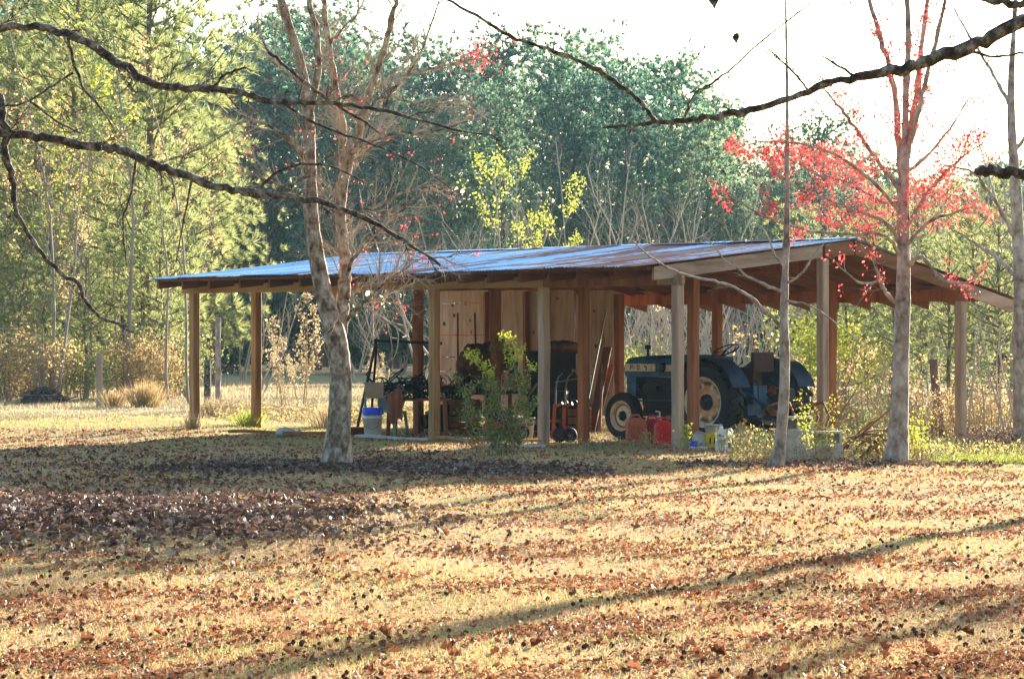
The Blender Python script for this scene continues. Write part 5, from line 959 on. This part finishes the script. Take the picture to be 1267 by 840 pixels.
sprig(847, 41.6, .50, .22, 260, 'small yellow green shrub at the foot of the grey corner post', 'leaf_yg'); sprig(893, 41.2, .42, .16, 60, 'thin yellow leaved sprig beside the white jug', 'leaf_yg'); sprig(805, 42.4, .34, .4, 130, 'yellowing sprigs in front of the fuel cans', 'leaf_yg', .014)
sprig(934, 40.5, .38, .3, 240, 'low green shrub left of the concrete blocks', 'leaf_green'); sprig(1010, 38.2, .95, .5, 420, 'loose yellow green shrub growing up over the right block stack', 'leaf_yg', .02); sprig(1080, 41, .8, .5, 320, 'thin leafy shrub left of the maple trunk', 'leaf_green', .02); sprig(1140, 38.6, .7, .5, 360, 'sunlit leafy shrub right of the maple trunk', 'leaf_yg', .02)
sprig(548, 50, .9, .5, 240, 'leafy sprouts growing through the table legs', 'leaf_green', .022); sprig(340, 39, .3, .14, 50, 'tiny green sprout in the leaf litter left of the bare tree', 'leaf_green', .014); sprig(430, 37, .2, .25, 50, 'tiny green sprout at the foot of the bare tree', 'leaf_green', .014); sprig(600, 36.6, .5, .9, 200, 'thin weeds in the leaf litter below the leafy shrub', 'leaf_green', .016)
# undergrowth nobody could count
b = MB(); n = 1500; pxs = np.concatenate([R.uniform(905, 1160, 900), R.uniform(700, 905, 120), R.uniform(1150, 1300, 480)]); ds = np.where(pxs < 905, R.uniform(42, 43.6, n), R.uniform(38.3, 43.5, n)); xx = (pxs-633.5)*ds/F; zz = g(xx, ds); hs = R.uniform(.06, .42, n)*np.where(pxs < 905, .5, 1)*np.where(pxs > 1150, .7, 1)
for k in range(n):
    b.tube([(xx[k], ds[k], zz[k]-.01), (xx[k]+R.normal()*.05, ds[k]+R.normal()*.04, zz[k]+hs[k]*.6), (xx[k]+R.normal()*.1, ds[k]+R.normal()*.08, zz[k]+hs[k])], .0028, 3, 0, False)
C = np.repeat(np.stack([xx, ds, zz], 1), 7, 0); C += R.normal(size=C.shape)*[.045, .045, 0]; C[:, 2] += np.repeat(hs, 7)*R.uniform(.2, 1, len(C)); sel = R.random(len(C))
leafquads(b, C[sel < .4], .019, R, .45, 1); leafquads(b, C[(sel >= .4) & (sel < .7)], .02, R, .45, 2); leafquads(b, C[sel >= .7], .022, R, .5, 3)
tag(b.build('undergrowth', ['twig', 'leaf_green', 'leaf_yg', 'leaf_rust']), 'mixed green and russet weeds along the front of the right bay', kind='stuff')
x = R.uniform(4.6, 9, 26000); y = R.uniform(38, 46, 26000); ok_ = (x/y > (1150-633.5)/F); b = MB(); V = blades(x[ok_], y[ok_], .085, .012, R, .5); b.add(V, np.arange(len(V)).reshape(-1, 3)); tag(b.build('green_grass', 'grass_green'), 'longer bright green grass at the right beyond the maple', kind='stuff')
b = MB(); n = 5000; pxs = R.uniform(1185, 1330, n); ds = R.uniform(46.5, 50, n); xx = (pxs-633.5)*ds/F; C = np.stack([xx, ds, g(xx, ds)+.38*R.random(n)**1.5], 1); leafquads(b, C, .03, R, .5); tag(b.build('low_brush', 'litter_grey'), 'low dark bank of dead brush and leaves right of the shed', kind='stuff')
# wild edge behind the shed
b = MB(); n = 2600; pxs = np.concatenate([R.uniform(735, 1330, 2000), R.uniform(240, 540, 600)]); ds = np.concatenate([R.uniform(52.5, 60, 2000), R.uniform(56, 62, 600)]); xx = (pxs-633.5)*ds/F; zz = g(xx, ds); hs = R.uniform(.2, .9, n)*np.where(pxs < 540, .35, 1)
for k in range(n): b.tube([(xx[k], ds[k], zz[k]), (xx[k]+R.normal()*.1, ds[k], zz[k]+hs[k]*.6), (xx[k]+R.normal()*.22, ds[k], zz[k]+hs[k])], .005, 3, 0, False)
C = np.repeat(np.stack([xx, ds, zz], 1), 5, 0); C += R.normal(size=C.shape)*[.1, .1, 0]; C[:, 2] += np.repeat(hs, 5)*R.uniform(.1, 1, len(C)); sel = R.random(len(C)); leafquads(b, C[sel < .35], .032, R, .45, 1); leafquads(b, C[(sel >= .35) & (sel < .75)], .034, R, .45, 2); leafquads(b, C[sel >= .75], .03, R, .45, 3)
tag(b.build('wild_weeds', ['straw', 'leaf_rust', 'straw', 'leaf_yg']), 'tall dry weeds along the edge of the field behind the shed', kind='stuff')
for root in FP+LPn+SPn+DB+BT+BR+BRr+[YG, YB, DP]+LW+LB:    # the patterns themselves are not part of the place
    for ch in list(root.children): bpy.data.objects.remove(ch)
    bpy.data.objects.remove(root)
